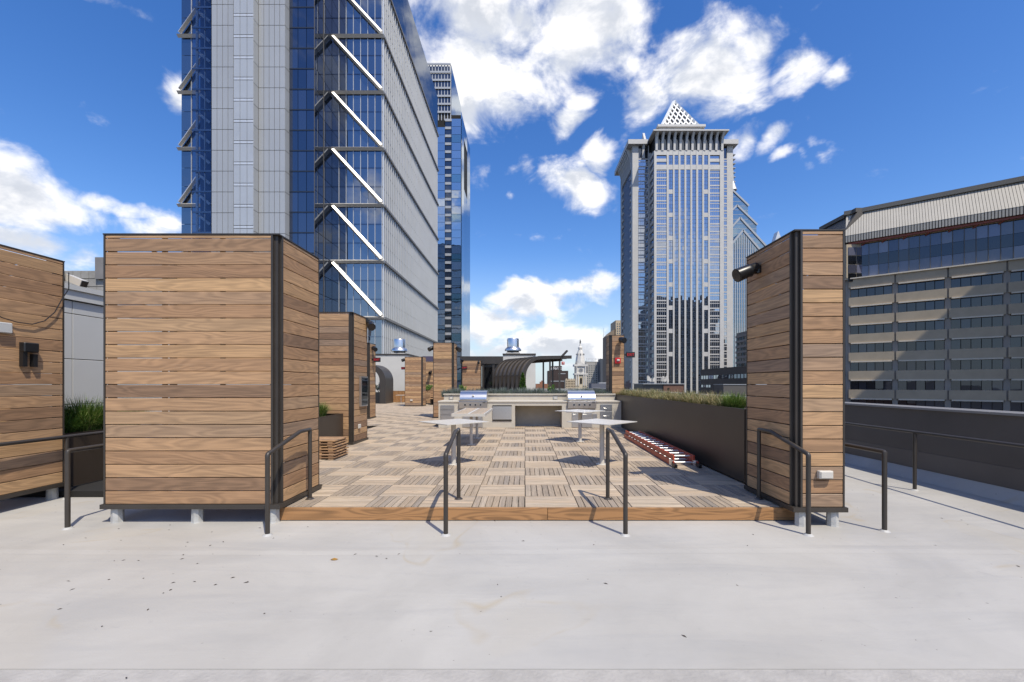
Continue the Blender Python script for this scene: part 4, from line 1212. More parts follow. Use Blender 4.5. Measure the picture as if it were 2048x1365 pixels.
# long side with fins
obj('side_glazing', MB().box(AX1 - .3, AX1, AY0 + .01, AY1, ZB - 30, TOPF + .3), mat('dark_side_glazing', (.10, .105, .115), .25, .0, noise=(.2, .2)), t)
for k in range(42):
    y = AY0 + .3 + k * 1.5; obj('fin', MB().box(AX1 + .001, AX1 + .30, y - .16, y + .16, ZB - 30, TOPF), M_FIN, t)
for f in range(1, 21):
    if f % 3: obj('side_floor_line', MB().box(AX1 + .001, AX1 + .06, AY0, AY1, ZB + f * FL - .12, ZB + f * FL + .12), M_METD, t)
obj('crown_glass', MB().box(AX1 - .3, AX1 + .02, AY0 - .1, AY1, TOPF + .345, 109.0), G_BLUE, t)
obj('crown_front', MB().box(AX0, AX1 - .31, AY0, AY0 + .3, TOPF + .37, 109.0), G_BLUE, t)
for k in range(12):
    obj('rear_glazing', MB().box(AX0, AX1, AY1 - .19, AY1 + .05, -20 + k * 10.77, -20 + k * 10.77 + 9.9), G_BLUE, t)
# projecting lift core
CY = 91.5
obj('core', MB().box(NX0 + 4.2, NX1 - .3, CY + .3, AY0 + .3, -59.9, 112), M_DARK, t)
obj('core_base', MB().box(NX0, NX1 - .31, CY + .01, CY + .29, -59.9, 29.6), M_CLAD, t)
x423, x579 = X(423, 90.2), X(579, 91.5)
gl = [(X(579, CY), X(596, CY)), (X(596, CY), X(613, CY)), (X(613, CY), X(628, CY))]
f0, f1 = 6, 20
for f in range(f0, f1):
    z = ZB + f * FL - .6
    for a, b in gl: obj('window', MB().box(a + .05, b - .05, CY, CY + .12, z + .14, z + FL - .14), G_DEEP, t)
    obj('transom', MB().box(X(579, CY), NX1, CY - .08, CY - .002, z - .13, z + .13), mat('navy_transom', (.012, .02, .04), .4), t)
    # see-through stairwell on the left of the core
    obj('stairwell_pane', MB().quad((NX0 + .05, CY, z + .2), (X(423, CY) - .1, CY, z + .2), (X(423, CY) - .1, CY, z + FL - .2), (NX0 + .05, CY, z + FL - .2)), G_STAIR, t)
    obj('transom', MB().box(NX0, X(423, CY), CY - .08, CY - .002, z - .18, z + .18), G_DEEP, t)
    obj('stair_flight', MB().bar((NX0 + 1.0, CY + 1.0, z + FL * .9), (X(423, CY) - .8, CY + 1.0, z + FL * .45), .9, .5, (0, 0, 1)), M_FIN, t)
for xx, w in ((NX0 + .5, .45), (NX0 + 2.3, .22)): obj('stair_column', MB().box(xx, xx + w, CY + .35, CY + .6, ZB + f0 * FL, 112), M_FIN, t)
obj('stair_back', MB().box(NX0 + .1, NX0 + 4.19, CY + 2.2, CY + 2.4, 20, 112), mat('stair_back_wall', (.04, .07, .16), .7), t)
PY = 90.0; SY = 88.4
def panel(x0, y0, x1, y1, z0, z1, m_, name='cladding_panel', th=.12):
    d = Vector((x1 - x0, y1 - y0, 0)); L = d.length; d.normalize(); nn = Vector((-d.y, d.x, 0))
    a = Vector((x0, y0, 0)) + d * .045; b = Vector((x1, y1, 0)) - d * .045
    q = [(a.x, a.y), (b.x, b.y), (b.x + nn.x * th, b.y + nn.y * th), (a.x + nn.x * th, a.y + nn.y * th)]
    obj(name, MB().prism(q, z0 + .05, z1 - .05, 'z'), m_, t, norm=True)
segs = []
xs = [X(423 + 11 * i, PY) for i in range(5)]
for a, b in zip(xs[:-1], xs[1:]): segs.append((a, PY, b, PY, M_CLAD))
xs_ = [X(p, SY) for p in (467, 480, 494, 507)]
segs.append((X(507, SY), SY, X(517, PY), PY, M_CLAD))
xb = [X(517 + 10.6 * i, PY) for i in range(6)]
for a, b in zip(xb[:-1], xb[1:]): segs.append((a, PY, b, PY, M_CLAD))
segs.append((X(570, PY), PY, X(579, CY), CY, M_CLAD))
for f in range(f0, f1):
    z = ZB + f * FL
    for x0, y0, x1, y1, m_ in segs: panel(x0, y0, x1, y1, z - 1.3, z + FL - 1.3, m_)
    for a, b in zip(xs_[:-1], xs_[1:]):
        panel(a, SY, b, SY, z - .2, z + FL - .8, M_CLADL, 'translucent_window'); panel(a, SY, b, SY, z + FL - .78, z + FL - .22, M_FIN, 'sill_panel')
poly = [(X(423, PY) + .05, PY + .14), (X(467, PY), PY + .14), (X(467, SY) + .02, SY + .14), (X(507, SY) - .05, SY + .14), (X(517, PY), PY + .14), (X(570, PY), PY + .14), (X(579, CY), CY + .15), (X(579, CY), CY + .299), (X(423, PY) + .05, CY + .299)]
obj('panel_backing', MB().prism(poly, 20, 112, 'z'), M_METD, t, norm=True)
# side of the core, mirror glass looking along the braced bay
for f in range(0, 24):
    z = ZB + f * FL
    obj('side_window', MB().box(NX1 - .12, NX1, CY + .02, AY0 - .02, z + .06, z + FL - .06), G_BLUE, t)
for y in (CY + .02, CY + 4.3): obj('side_mullion', MB().box(NX1 + .001, NX1 + .10, y, y + .10, ZB, 108), M_METD, t)

# ---- second glass tower, behind the first
t = thing('far_glass_tower', 'tall blue glass tower with a lattice crown behind the braced tower', 'tower', (-48, 270, -60))
BY = 250.0; B0 = X(852, BY); B1 = X(901, BY); BT = Z(128, BY); C1 = X(923.5, BY); CT_ = Z(227, BY)
obj('upper_block', MB().box(B0, B1, BY + 3, 290, -59.9, Z(140, BY)), M_DARK, t)
obj('upper_side', MB().box(B1 - .2, B1 + .3, BY + 1.5, 290, 20, BT), G_PALE, t)
nr = 12
for k in range(7):
    z = Z(128 + k * 16, BY); obj('crown_frame', MB().box(B0, B1, BY, BY + .5, z - .55, z + .55), M_CLAD, t)
    if k: obj('crown_window', MB().box(B0, B1 - .5, BY + .6, BY + .9, z + .8, z + 3.6), G_DIM, t)
for k in range(9):
    xx = B0 + (B1 - B0) * k / 8; obj('crown_post', MB().box(xx - .25, xx + .25, BY + .51, BY + 1.0, Z(240, BY), BT), M_CLAD, t)
l0, l1, m1 = X(874, BY), X(890, BY), X(904, BY)
z = Z(240, BY); k = 0
while z > -20:
    z2 = z - 4.55
    if z < Z(255, BY): obj('left_glazing', MB().box(l0 - 6, l1, BY - .6, BY - .3, z2 + .12, z - .05), G_PALE, t)
    obj('centre_window', MB().box(l1 + .1, m1 - .1, BY + .3, BY + .6, z2 + .6, z - .9), G_DIM, t)
    obj('centre_spandrel', MB().box(l1 + .05, m1 - .05, BY - .1, BY + .29, z - .9, z + .55), M_CLAD, t)
    if z < CT_ + 2: obj('right_glazing', MB().box(m1, C1, BY - 1.0, BY - .7, z2 + .12, min(z - .05, CT_)), G_LIB if k % 5 == 2 else G_PALE, t)
    z = z2; k += 1
obj('lower_block', MB().box(l0 - 6, C1 - .35, BY - .29 + 1.0, 288, -59.9, CT_ - .6), M_DARK, t)
# side glass of the lower block with the tall slot in it
ye = 36.4 * FPX / 110.0
sz0, sz1 = Z(392, 268), Z(285, 262)
s0, s1 = BY + 9, ye - 14
obj('side_glazing', MB().box(C1 - .3, C1, BY - 1.0, s0, -59.9, CT_).box(C1 - .3, C1, s1, ye, -59.9, CT_).box(C1 - .3, C1, s0, s1, sz1, CT_).box(C1 - .3, C1, s0, s1, -59.9, sz0), G_PALE, t)
obj('slot_back', MB().box(C1 - 3, C1 - 2.8, s0, s1, sz0, sz1), M_DARK, t)

# ---- granite tower with a lattice pyramid
t = thing('granite_tower', 'pale granite tower with flared cornices and a white lattice pyramid', 'tower', (67, 195, -60))
GY = 180.0; GC = 187.0; g0, g1 = X(1309, GY), X(1447, GY); c0, c1 = X(1265, GC), X(1466, GC); GT = Z(264, GY); GB = -59.9
GF = 15.35 / FPX * GY
obj('corner_mass', MB().box(c0 + .6, c1 - .6, GC + .6, 213, GB, GT - 1), M_DARK, t)
obj('centre_mass', MB().box(g0 + .6, g1 - .6, GY + .6, GC + .6, GB, GT - 1), M_DARK, t)
pier = lambda x0, x1, y, z0=GB, z1=GT - 9, nm='pier', d=.9: obj(nm, MB().box(x0, x1, y, y + d, z0, z1), M_GRAN, t)
# centre bay: end window columns, seven glazed strips between piers
def gx(c): return X(1200 + c / 3.792, GY)
side_cols = [(428, 505), (833, 908)]
strips = [(520, 552), (564, 594), (609, 639), (653, 684), (698, 728), (743, 774), (788, 819)]
edges = [(410, 428), (505, 520), (552, 564), (594, 609), (639, 653), (684, 698), (728, 743), (774, 788), (819, 833), (908, 938)]
for i, (a, b) in enumerate(edges): pier(gx(a), gx(b), GY - (.25 if 1 < i < 8 else .2), GB, Z(302, GY))
for a, b in strips:
    mb = MB(); z = Z(309, GY); n = 0
    while z > -40:
        z2 = z - GF * .5
        mid = (gx(a) + gx(b)) / 2
        mb.box(gx(a) + .02, mid - .05, GY + .08, GY + .2, z2 + .07, z - .03); mb.box(mid + .05, gx(b) - .02, GY + .08, GY + .2, z2 + .07, z - .03)
        z = z2
    o = obj('glazed_strip', mb, G_MEL, t); o['kind'] = 'stuff'
    obj('strip_frame', MB().box(gx(a) + .001, gx(b) - .001, GY + .22, GY + .28, -40, Z(309, GY)), M_FIN, t)
for k in range(0, 8):
    z = Z(384 + k * 46.4, GY)
    for a, b in (strips[0], strips[-1]): obj('strip_block', MB().box(gx(a) + .001, gx(b) - .001, GY - .1, GY + .07, z - .9, z + .9), M_GRAN, t)
for z in (Z(335, GY), Z(306, GY)): obj('belt_course', MB().box(gx(428), gx(908), GY - .15, GY + .07, z - 1.0, z + 1.0), M_GRAN, t)
def win_col(x0, x1, y, ztop, nfl, pre, panes=5, double=False):
    z = ztop
    for f in range(nfl):
        z2 = z - GF
        w = obj('window', MB().box(x0, x1, y + .12, y + .3, z2 + .15, z - GF * .46), G_MEL, t)
        w2 = obj('window', MB().box(x0, x1, y + .12, y + .3, z2 - GF * .16 + GF * .80, z - GF * .13), G_MEL, t)
        obj('spandrel', MB().box(x0, x1, y, y + .5, z - GF * .45, z - GF * .37), M_GRAN, t)
        obj('spandrel', MB().box(x0, x1, y, y + .5, z - GF * .12, z + .10), M_GRAN, t)
        mb = MB()
        for k in range(1, panes): xx = x0 + (x1 - x0) * k / panes; mb.box(xx - .03, xx + .03, y + .06, y + .119, z2 + .15, z - GF * .13)
        obj('window_bars', mb, M_FIN, w)
        z = z2
for a, b in side_cols: win_col(gx(a), gx(b), GY, Z(340, GY), 31, 'c')
for a, b in side_cols:
    for py in (309, 324): obj('window', MB().box(gx(a), gx(b), GY + .3, GY + .45, Z(py + 8.5, GY), Z(py, GY)), G_MEL, t); obj('spandrel', MB().box(gx(a), gx(b), GY, GY + .5, Z(py + 15, GY), Z(py + 8.6, GY)), M_GRAN, t)
# flared colonnade and cornice of the centre bay
zc0, zc1 = Z(302, GY), Z(269, GY)
obj('colonnade_glass', MB().box(g0 + 1, g1 - 1, GY + .45, GY + .6, zc0, zc1), G_DIM, t)
nfl = 12
for k in range(nfl):
    xx = gx(428) + (gx(925) - gx(428)) * k / (nfl - 1)
    obj('flared_column', MB().prism([(GY + .4, zc0), (GY - .4, zc0), (GY - .5, zc0 + 3.4), (GY - 1.1, zc0 + 5.2), (GY - 2.2, zc1 + .0), (GY + .4, zc1)], xx - .45, xx + .45, 'x'), M_GRAN, t, norm=True)
obj('cornice', MB().box(g0 - 1.2, g1 + 1.2, GY - 2.6, GC + 2, zc1 + .01, zc1 + .55).box(g0 - .4, g1 + .4, GY - 1.4, GC + 2, zc1 + .551, GT), M_GRAN, t)
# side of the centre bay
for k in range(36): z = Z(300, GY) - k * GF; obj('return_spandrel', MB().box(g0 - .15, g0 + .59, GY + 1.2, GC - .3, z - GF * .42, z), M_GRAN, t)
obj('return_glass', MB().box(g0 + .1, g0 + .58, GY + .71, GC - .2, GB, Z(300, GY)), G_MEL, t)
pier(g0 - .3, g0 + .55, GC - .8, GB, Z(290, GY), 'pier', .7)
# corner bays
def cx_(c): return X(1200 + c / 3.792, GC)
pier(c0, cx_(292), GC, GB, Z(303, GC)); pier(cx_(364), g0 - .3, GC, GB, Z(303, GC)); pier(cx_(962), c1, GC, GB, Z(303, GC)); pier(g1 + .2, cx_(932), GC, GB, Z(303, GC))
win_col(cx_(292), cx_(364), GC, Z(318, GC), 31, 'l', 4); win_col(cx_(932), cx_(962), GC, Z(318, GC), 31, 'r', 2)
for a, b, n in ((292, 364, 2), (932, 962, 1)):
    obj('tall_window', MB().box(cx_(a), cx_(b), GC + .3, GC + .45, Z(318, GC), Z(292, GC)), G_DIM, t)
    if n == 2: xx = (cx_(a) + cx_(b)) / 2; obj('flared_column', MB().prism([(GC + .3, Z(318, GC)), (GC - .4, Z(318, GC)), (GC - .6, Z(300, GC)), (GC - 1.4, Z(291, GC)), (GC + .3, Z(291, GC))], xx - .5, xx + .5, 'x'), M_GRAN, t, norm=True)
zk0, zk1 = Z(292, GC), Z(283, GC)
obj('corner_cornice', MB().box(c0 - 2.2, g0 - 1.25, GC - 1.6, 214, zk0, zk1).box(g1 + 1.25, c1 + 1.6, GC - 1.6, 214, zk0, zk1), M_GRAN, t)
obj('attic', MB().box(c0 - .2, g0 - .31, GC - .2, GC + 1, Z(303, GC) + .01, zk0 - .01).box(g1 + .21, c1 + .2, GC - .2, GC + 1, Z(303, GC) + .01, zk0 - .01) if False else MB().box(c0, cx_(291), GC - .1, GC + 1, Z(303, GC) + .01, zk0 - .01).box(cx_(963), c1, GC - .1, GC + 1, Z(303, GC) + .01, zk0 - .01).box(cx_(365), g0 - .31, GC - .1, GC + 1, Z(303, GC) + .01, zk0 - .01).box(g1 + .2, cx_(931), GC - .1, GC + 1, Z(303, GC) + .01, zk0 - .01), M_GRAN, t)
# left flank
fy1 = 209.0
pier(c0, c0 + .8, GC + .91, GB, zk0 - .01, 'flank_pier', 1.6); obj('flank_pier', MB().box(c0 - .1, c0 + .59, fy1 - 1.5, fy1, GB, zk0 - .01), M_GRAN, t)
obj('flank_glass', MB().box(c0 + .3, c0 + .58, GC + 2.52, fy1 - 1.51, GB, zk0 - 8), G_DEEP, t)
for k in range(9): y = GC + 3.6 + k * 1.95; obj('flank_pier', MB().box(c0 + .2, c0 + .29, y - .15, y + .15, GB, zk0 - 7.9), M_GRAN, t)
for k in range(10):
    y = GC + 2.9 + k * 1.95; obj('flank_bracket', MB().prism([(c0 + .29, zk0 - 9), (c0 - .2, zk0 - 9), (c0 - .4, zk0 - 5.5), (c0 - 1.0, zk0 - 3), (c0 - 2.1, zk0 - .02), (c0 + .29, zk0 - .02)], y - .35, y + .35, 'y'), M_GRAN, t, norm=True)
for k in range(34):
    z = zk0 - 12 - k * GF
    for y0, y1 in ((GC + 2.6, GC + 5.0), (fy1 - 4.2, fy1 - 1.6)): obj('flank_spandrel', MB().box(c0 - .05, c0 + .28, y0, y1, z - GF * .3, z), M_GRAN, t)
# drum and pyramid
PB = Z(247, 190); q0, q1 = 59.8, 76.2; ya, yb = 190.0, 206.4; ap = Vector((68.0, 198.2, Z(203, 198.2)))
obj('drum', MB().box(q0 - 1.5, q1 + 1, ya - .5, yb + 1, GT + .001, PB - 2.2), M_GRAN, t)
for k in range(5): xx = q0 + 3 + k * 2.7; obj('drum_window', MB().box(xx, xx + 1.5, ya - .56, ya - .49, GT + 1.0, GT + 3.2), G_DIM, t)
obj('drum_cornice', MB().box(q0 - 2.2, q1 + 2.2, ya - 1.4, yb + 1.4, PB - 2.19, PB - 1.2), M_GRAN, t)
obj('side_gable', MB().prism([(GC + 2, zk1), (GC + 10, zk1), (GC + 6, zk1 + 7)], c0 + 6, g0 - .5, 'x'), M_GRAN, t, norm=True)
pyr = obj('pyramid', MB().add([(q0, ya, PB - 1.19), (q1, ya, PB - 1.19), (q1, yb, PB - 1.19), (q0, yb, PB - 1.19), tuple(ap - Vector((0, 0, .6)))], [(0, 1, 4), (1, 2, 4), (2, 3, 4), (3, 0, 4), (3, 2, 1, 0)]), mat('pyramid_void', (.12, .12, .125), .6), t)
cor = [Vector((q0, ya, PB - 1.19)), Vector((q1, ya, PB - 1.19)), Vector((q1, yb, PB - 1.19)), Vector((q0, yb, PB - 1.19))]
MW = mat('white_lattice', (.80, .80, .78), .5)
for i in range(4):
    obj('hip', MB().bar(cor[i] + (cor[i] - ap).normalized() * .0, ap, 1.15, .9), MW, pyr)
    a, b = cor[i], cor[(i + 1) % 4]; nrm = (b - a).cross(ap - a).normalized()
    obj('base_bar', MB().bar(a + nrm * .2, b + nrm * .2, .7, .8), MW, pyr)
    for k in range(1, 7):
        s = k / 7
        # lattice bars parallel to the two hips
        obj('lattice_bar', MB().bar(a.lerp(b, s) + nrm * .25, a.lerp(ap, s) if False else a.lerp(b, s).lerp(ap + (b - a) * 0, 0) + (ap - a) * (1 - s) + nrm * .25, .55, .5, nrm), MW, pyr)
        obj('lattice_bar', MB().bar(a.lerp(b, s) + nrm * .3, a.lerp(b, s) + (ap - b) * s + nrm * .3, .55, .5, nrm), MW, pyr)

# ---- chevron-topped blue tower behind it
t = thing('chevron_glass_tower', 'blue glass tower with stepped chevron gables behind the granite tower', 'tower', (175, 370, -60))
def gable(y, pxl, pxr, pxa, pya, pyr_, depth, m_, nm):
    xl, xr, xa = X(pxl, y), X(pxr, y), X(pxa, y); za, zr = Z(pya, y), Z(pyr_, y)
    zl = za - (za - zr) * (xa - xl) / (xr - xa)
    obj(nm, MB().prism([(xl, -59.9), (xr, -59.9), (xr, zr), (xa, za), (xl, zl)], y, y + depth, 'y'), m_, t, norm=True)
    e = MB(); e.bar((xa, y - .3, za + .4), (xr + .6, y - .3, zr - .2), 1.0, 1.5); e.bar((xl, y - .3, zl), (xa, y - .3, za + .4), 1.0, 1.5)
    obj(nm + '_edge', e, M_CLAD, t)
    ml = MB(); z = -20
    while z < za - 3:
        w = 1 if z < zr else max(0, (za - z) / (za - zr))
        ml.box(max(xl, xa - (xa - xl) * (1 if z < zl else (za - z) / (za - zl + 1e-6))), xa + (xr - xa) * w, y - .12, y - .01, z, z + .35); z += 4.2
    o = obj(nm + '_floor_lines', ml, M_CLAD, t); o['kind'] = 'stuff'
def gable_bars(y, pxl, pxr, pxa, pya, pyr_, n):
    mb = MB()
    for k in range(n):
        px = pxl + (pxr - pxl) * (k + .5) / n; f = abs(px - pxa) / ((pxr - pxa) if px > pxa else (pxa - pxl) + 1e-6)
        sl = (pyr_ - pya) / (pxr - pxa); zt_ = Z(pya + sl * abs(px - pxa) + 4, y); xx = X(px, y); mb.box(xx - .35, xx + .35, y - .5, y - .13, -40, zt_)
    o = obj('front_gable_mullions', mb, M_CLAD, t); o['kind'] = 'stuff'


gable(400, 1430, 1496, 1463, 380, 412, 30, G_LIB, 'top_gable')
gable(388, 1420, 1513, 1474, 412, 450, 12, G_LIB, 'upper_gable')
gable(376, 1410, 1530, 1480, 437, 492, 12, G_LIB, 'middle_gable')
gable(364, 1400, 1522, 1486, 462, 505, 12, G_LIB, 'front_gable')
gable_bars(364, 1450, 1520, 1486, 462, 505, 16)
sx = X(1463, 415); obj('spire', MB().tube([(sx, 415, Z(382, 415)), (sx, 415, Z(365, 415)), (sx, 415, Z(340, 415)), (sx, 415, Z(306, 415))], [5, 2.4, 1.8, .6], 8), M_CLAD, t)
for k in range(7): z = Z(365 - k * 9, 415); obj('spire_ring', MB().box(sx - 3, sx + 3, 413, 417, z - .3, z + .3), M_CLAD, t)
t = thing('distant_spire_tower', 'far tower whose pale spire tip shows above the right foreground box', 'tower', (X(1565, 500), 500, -60))
sx = X(1565, 500); obj('shaft', MB().box(sx - 12, sx + 12, 500, 524, -59.9, Z(500, 500)), G_LIB, t); obj('spire', MB().prism([(sx - 8, Z(500, 500) + .01), (sx + 8, Z(500, 500) + .01), (sx + .4, Z(458, 500)), (sx - .4, Z(458, 500))], 508, 516, 'y'), M_FIN, t, norm=True)

# ---- brutalist block at right with its corner cut at 45 degrees
t = thing('concrete_office_block', 'long concrete office block with ribbon windows and ribbed metal roof', 'office block', (95, 95, -60))
E0 = Vector((71.0, 95.0, 0)); EU = Vector((.784, -.620, 0)).normalized(); EN = Vector((EU.y, -EU.x, 0)); ELEN = 46.0
if EN.y > 0: EN = -EN
def ep(s, d, z): p = E0 + EU * s + EN * d; return (p.x, p.y, z)
def ebox(s0, s1, d0, d1, z0, z1):
    return MB().add([ep(s0, d0, z0), ep(s1, d0, z0), ep(s1, d1, z0), ep(s0, d1, z0), ep(s0, d0, z1), ep(s1, d0, z1), ep(s1, d1, z1), ep(s0, d1, z1)],
                    [(0, 3, 2, 1), (4, 5, 6, 7), (0, 1, 5, 4), (1, 2, 6, 5), (2, 3, 7, 6), (3, 0, 4, 7)])
ZS = 24.3; EF = 4.0
obj('core', ebox(0.2, ELEN, -14, -.9, -59.9, ZS - .4), M_DARK, t, norm=True)
bay = 7.9
for f in range(9):
    zt_ = ZS - f * EF                   # top of spandrel
    for b in range(6):
        s0 = -.4 + b * bay
        if s0 > ELEN: break
        obj('spandrel', ebox(s0 + .14, s0 + bay - .14, -.55, .12, zt_ - 1.85, zt_), M_CONC, t, norm=True)
        obj('sill', ebox(s0 + .5, s0 + bay - .5, -.3, .30, zt_ - 2.12, zt_ - 1.86), M_CONCL, t, norm=True)
        for k in range(5):
            w = (bay - .9) / 5; a = s0 + .45 + k * w
            obj('window', ebox(a + .05, a + w - .05, -.60, -.53, zt_ - 4.0, zt_ - 1.9), G_E, t, norm=True)
for b in range(7):
    s0 = -.4 + b * bay; obj('pier', ebox(s0 - .44, s0 + .44, -.8, -.25, -59.9, ZS), mat('pier_concrete', (.30, .27, .235), .85, noise=(.5, .08)), t, norm=True)
obj('terrace_ledge', ebox(-.9, ELEN, -.9, .5, ZS + .001, ZS + .25), M_CONCL, t, norm=True)
# upper glazing: three rows of panes, set back
pw = 1.62; s = 1.6
while s < ELEN - 2:
    for r_ in range(3):
        z0 = ZS + .45 + r_ * 2.35
        obj('pane', ebox(s + .04, s + pw - .04, -1.2, -1.1, z0, z0 + 2.3), G_E2 if r_ != 1 else G_E, t, norm=True)
    obj('mullion', ebox(s - .05, s + .05, -1.09, -.95, ZS + .26, ZS + 7.6), M_METD, t, norm=True)
    s += pw
obj('upper_core', ebox(1.5, ELEN, -14, -1.25, ZS + .26, 33.8), M_DARK, t, norm=True)
obj('glazing_head', ebox(1.3, ELEN, -1.3, -.9, ZS + 7.61, ZS + 8.0), M_CONC, t, norm=True)
zr0 = 31.9; EV = 33.9
obj('red_beam', ebox(-.3, ELEN, -.6, -.2, zr0 + .1, zr0 + .55), M_RUST, t, norm=True)
for k in range(13): obj('beam_strut', MB().bar(ep(2 + k * 3.4, -1.0, zr0 - .3), ep(2.6 + k * 3.4, -.4, zr0 + .1), .18, .18), M_RUST, t)
# small end facet with four panes
for r_ in range(4):
    for k in range(2):
        xx = X(1697 + k * 17, 94.6); z1_ = Z(495 + r_ * 17.5, 94.6); obj('end_pane', MB().box(xx, X(1712.5 + k * 17, 94.6), 94.6, 94.7, Z(511 + r_ * 17.5, 94.6), z1_), G_DIM if r_ % 2 else G_E2, t)
obj('end_frame', MB().box(X(1693, 94.72), X(1731, 94.72), 94.72, 96.5, ZS + .26, zr0), M_CONC, t)
# ribbed roof sheets
ns = 104; w = (ELEN + .8) / ns
slope_top = 39.5
for k in range(ns):
    a = -.8 + k * w
    mb = MB(); b = a + w - .06
    P = [ep(a, .35, EV), ep(b, .35, EV), ep(b, -3.4, slope_top), ep(a, -3.4, slope_top)]
    mb.add(P + [tuple(Vector(p) - EN * .25) for p in P], [(0, 1, 2, 3), (7, 6, 5, 4), (0, 4, 5, 1), (1, 5, 6, 2), (2, 6, 7, 3), (3, 7, 4, 0)])
    obj('roof_sheet', mb, M_METR, t, norm=True)
    obj('eave_sheet', ebox(a + .04, b - .04, .12, .32, EV - 1.45, EV - .01), M_METR, t, norm=True)
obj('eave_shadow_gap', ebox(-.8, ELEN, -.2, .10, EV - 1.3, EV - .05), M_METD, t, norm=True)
obj('roof_underlay', MB().add([ep(-.75, -.1, EV), ep(ELEN, -.1, EV), ep(ELEN, -3.75, slope_top), ep(-.75, -3.75, slope_top), ep(-.75, -14, EV), ep(ELEN, -14, EV), ep(ELEN, -14, slope_top), ep(-.75, -14, slope_top)], [(0, 1, 2, 3), (4, 7, 6, 5), (0, 3, 7, 4), (1, 5, 6, 2), (3, 2, 6, 7), (0, 4, 5, 1)]), M_METD, t, norm=True)
obj('ridge_fascia', ebox(-1.2, ELEN, -14.2, -2.9, slope_top + .001, 40.4), mat('grey_ridge_fascia', (.16, .15, .13), .6), t, norm=True)
# wing running away from the cut corner
wx = 70.2
obj('wing', MB().box(wx, 90, 96.2, 107.5, -59.9, 32.4), M_CONC, t)
obj('wing_roof', MB().prism([(wx - .6, 32.41), (wx - .6, 33.9), (wx + 3.2, 39.5), (wx + 2.8, 39.51), (wx + 2.8, 40.4), (92, 40.4), (92, 32.41)], 96.0, 108, 'y'), M_METD, t, norm=True)
for f in range(8):
    zt_ = ZS - f * EF
    for k in range(2): obj('wing_window', MB().box(wx - .06, wx - .01, 97 + k * 5.2, 101.6 + k * 5.2, zt_ - 4, zt_ - 2.2), G_E, t)

# ---- tower outside the picture whose shadow falls on the concrete block
t = thing('shadow_casting_tower', 'tall grid fronted tower out of frame beyond the right roof edge', 'tower', (110, 49, -60))
obj('shaft', MB().box(88, 132, 35, 62.9, -59.9, 59.3), M_GREYB, t)
for k in range(24):
    z = -50 + k * 4.4; obj('window_band', MB().box(87.9, 87.99, 36, 62, z, z + 2.2), G_E, t); obj('window_band', MB().box(89, 131, 62.91, 63.0, z, z + 2.2), G_E, t)

# ---- lower city
def grid_windows(x0, x1, y, z0, z1, nx, nz, m_, parent, fx_=.55, fz_=.5, name='windows'):
    mb = MB()
    for i in range(nx):
        for j in range(nz):
            a = x0 + (x1 - x0) * (i + .5 - fx_ / 2) / nx; b = x0 + (x1 - x0) * (i + .5 + fx_ / 2) / nx
            c = z0 + (z1 - z0) * (j + .5 - fz_ / 2) / nz; d = z0 + (z1 - z0) * (j + .5 + fz_ / 2) / nz
            mb.box(a, b, y - .12, y - .02, c, d)
    o = obj(name, mb, m_, parent); o['kind'] = 'stuff'
    return o


# clock tower of pale stone with a statue on top
t = thing('clock_tower', 'ornate pale stone clock tower with a dark statue on its dome', 'clock tower', (X(1162, 500), 510, -60))
Q = 500.0; cx = X(1162, Q)
def hw(px): return px / FPX * Q
def zq(py): return Z(py, Q)
M_ST = M_LIME
obj('lower_shaft', MB().box(cx - hw(11.5), cx + hw(11.5), Q, Q + 14, -59.9, zq(750)), mat('cream_stone', (.60, .52, .38), .8, noise=(.15, .15)), t)
obj('lower_cornice', MB().box(cx - hw(13.3), cx + hw(13.3), Q - 1, Q + 15, zq(750) + .01, zq(747)), M_ST, t)
for k in (-9.5, -5.5, 5.5, 9.5): obj('column', MB().box(cx + hw(k) - .6, cx + hw(k) + .6, Q - .8, Q - .01, zq(772), zq(750) - .01), M_ST, t)
obj('arch_window', MB().prism([(cx - 1.2, zq(768)), (cx + 1.2, zq(768)), (cx + 1.2, zq(758)), (cx, zq(755)), (cx - 1.2, zq(758))], Q - .3, Q - .02, 'y'), M_DARK, t, norm=True)
obj('clock_stage', MB().box(cx - hw(10), cx + hw(10), Q + .5, Q + 13.5, zq(747) + .01, zq(733)), M_ST, t)
for k in (-12, -8.6, 8.6, 12): obj('column', MB().tube([(cx + hw(k), Q, zq(747) + .02), (cx + hw(k), Q, zq(733))], .7, 8), M_GREYB if abs(k) > 10 else M_ST, t)
obj('clock_face', MB().tube([(cx, Q + .48, zq(741)), (cx, Q + .2, zq(741))], hw(4.2), 20), mat('clock_grey', (.25, .26, .27), .5), t)
obj('clock_rim', MB().tube([(cx, Q + .49, zq(741)), (cx, Q + .35, zq(741))], hw(5.2), 20), M_ST, t)
for dx, dz in ((0, 1.6), (.9, -.5)): obj('clock_hand', MB().bar((cx, Q + .12, zq(741)), (cx + dx, Q + .12, zq(741) + dz), .2, .08), M_DARK, t)
obj('upper_cornice', MB().box(cx - hw(13.5), cx + hw(13.5), Q - .6, Q + 14.6, zq(733) + .01, zq(729)), M_ST, t)
obj('pediment', MB().prism([(cx - hw(6), zq(729) + .01), (cx + hw(6), zq(729) + .01), (cx + hw(3.5), zq(726)), (cx, zq(725)), (cx - hw(3.5), zq(726))], Q - .3, Q + 1, 'y'), M_ST, t, norm=True)
for k in (-9.5, 9.5): obj('statue_group', MB().lathe([(1.3, 0), (1.0, 1.5), (.6, 3), (.35, 4)], (cx + hw(k), Q + .5, zq(729) + .01), 8), M_GREYB, t)
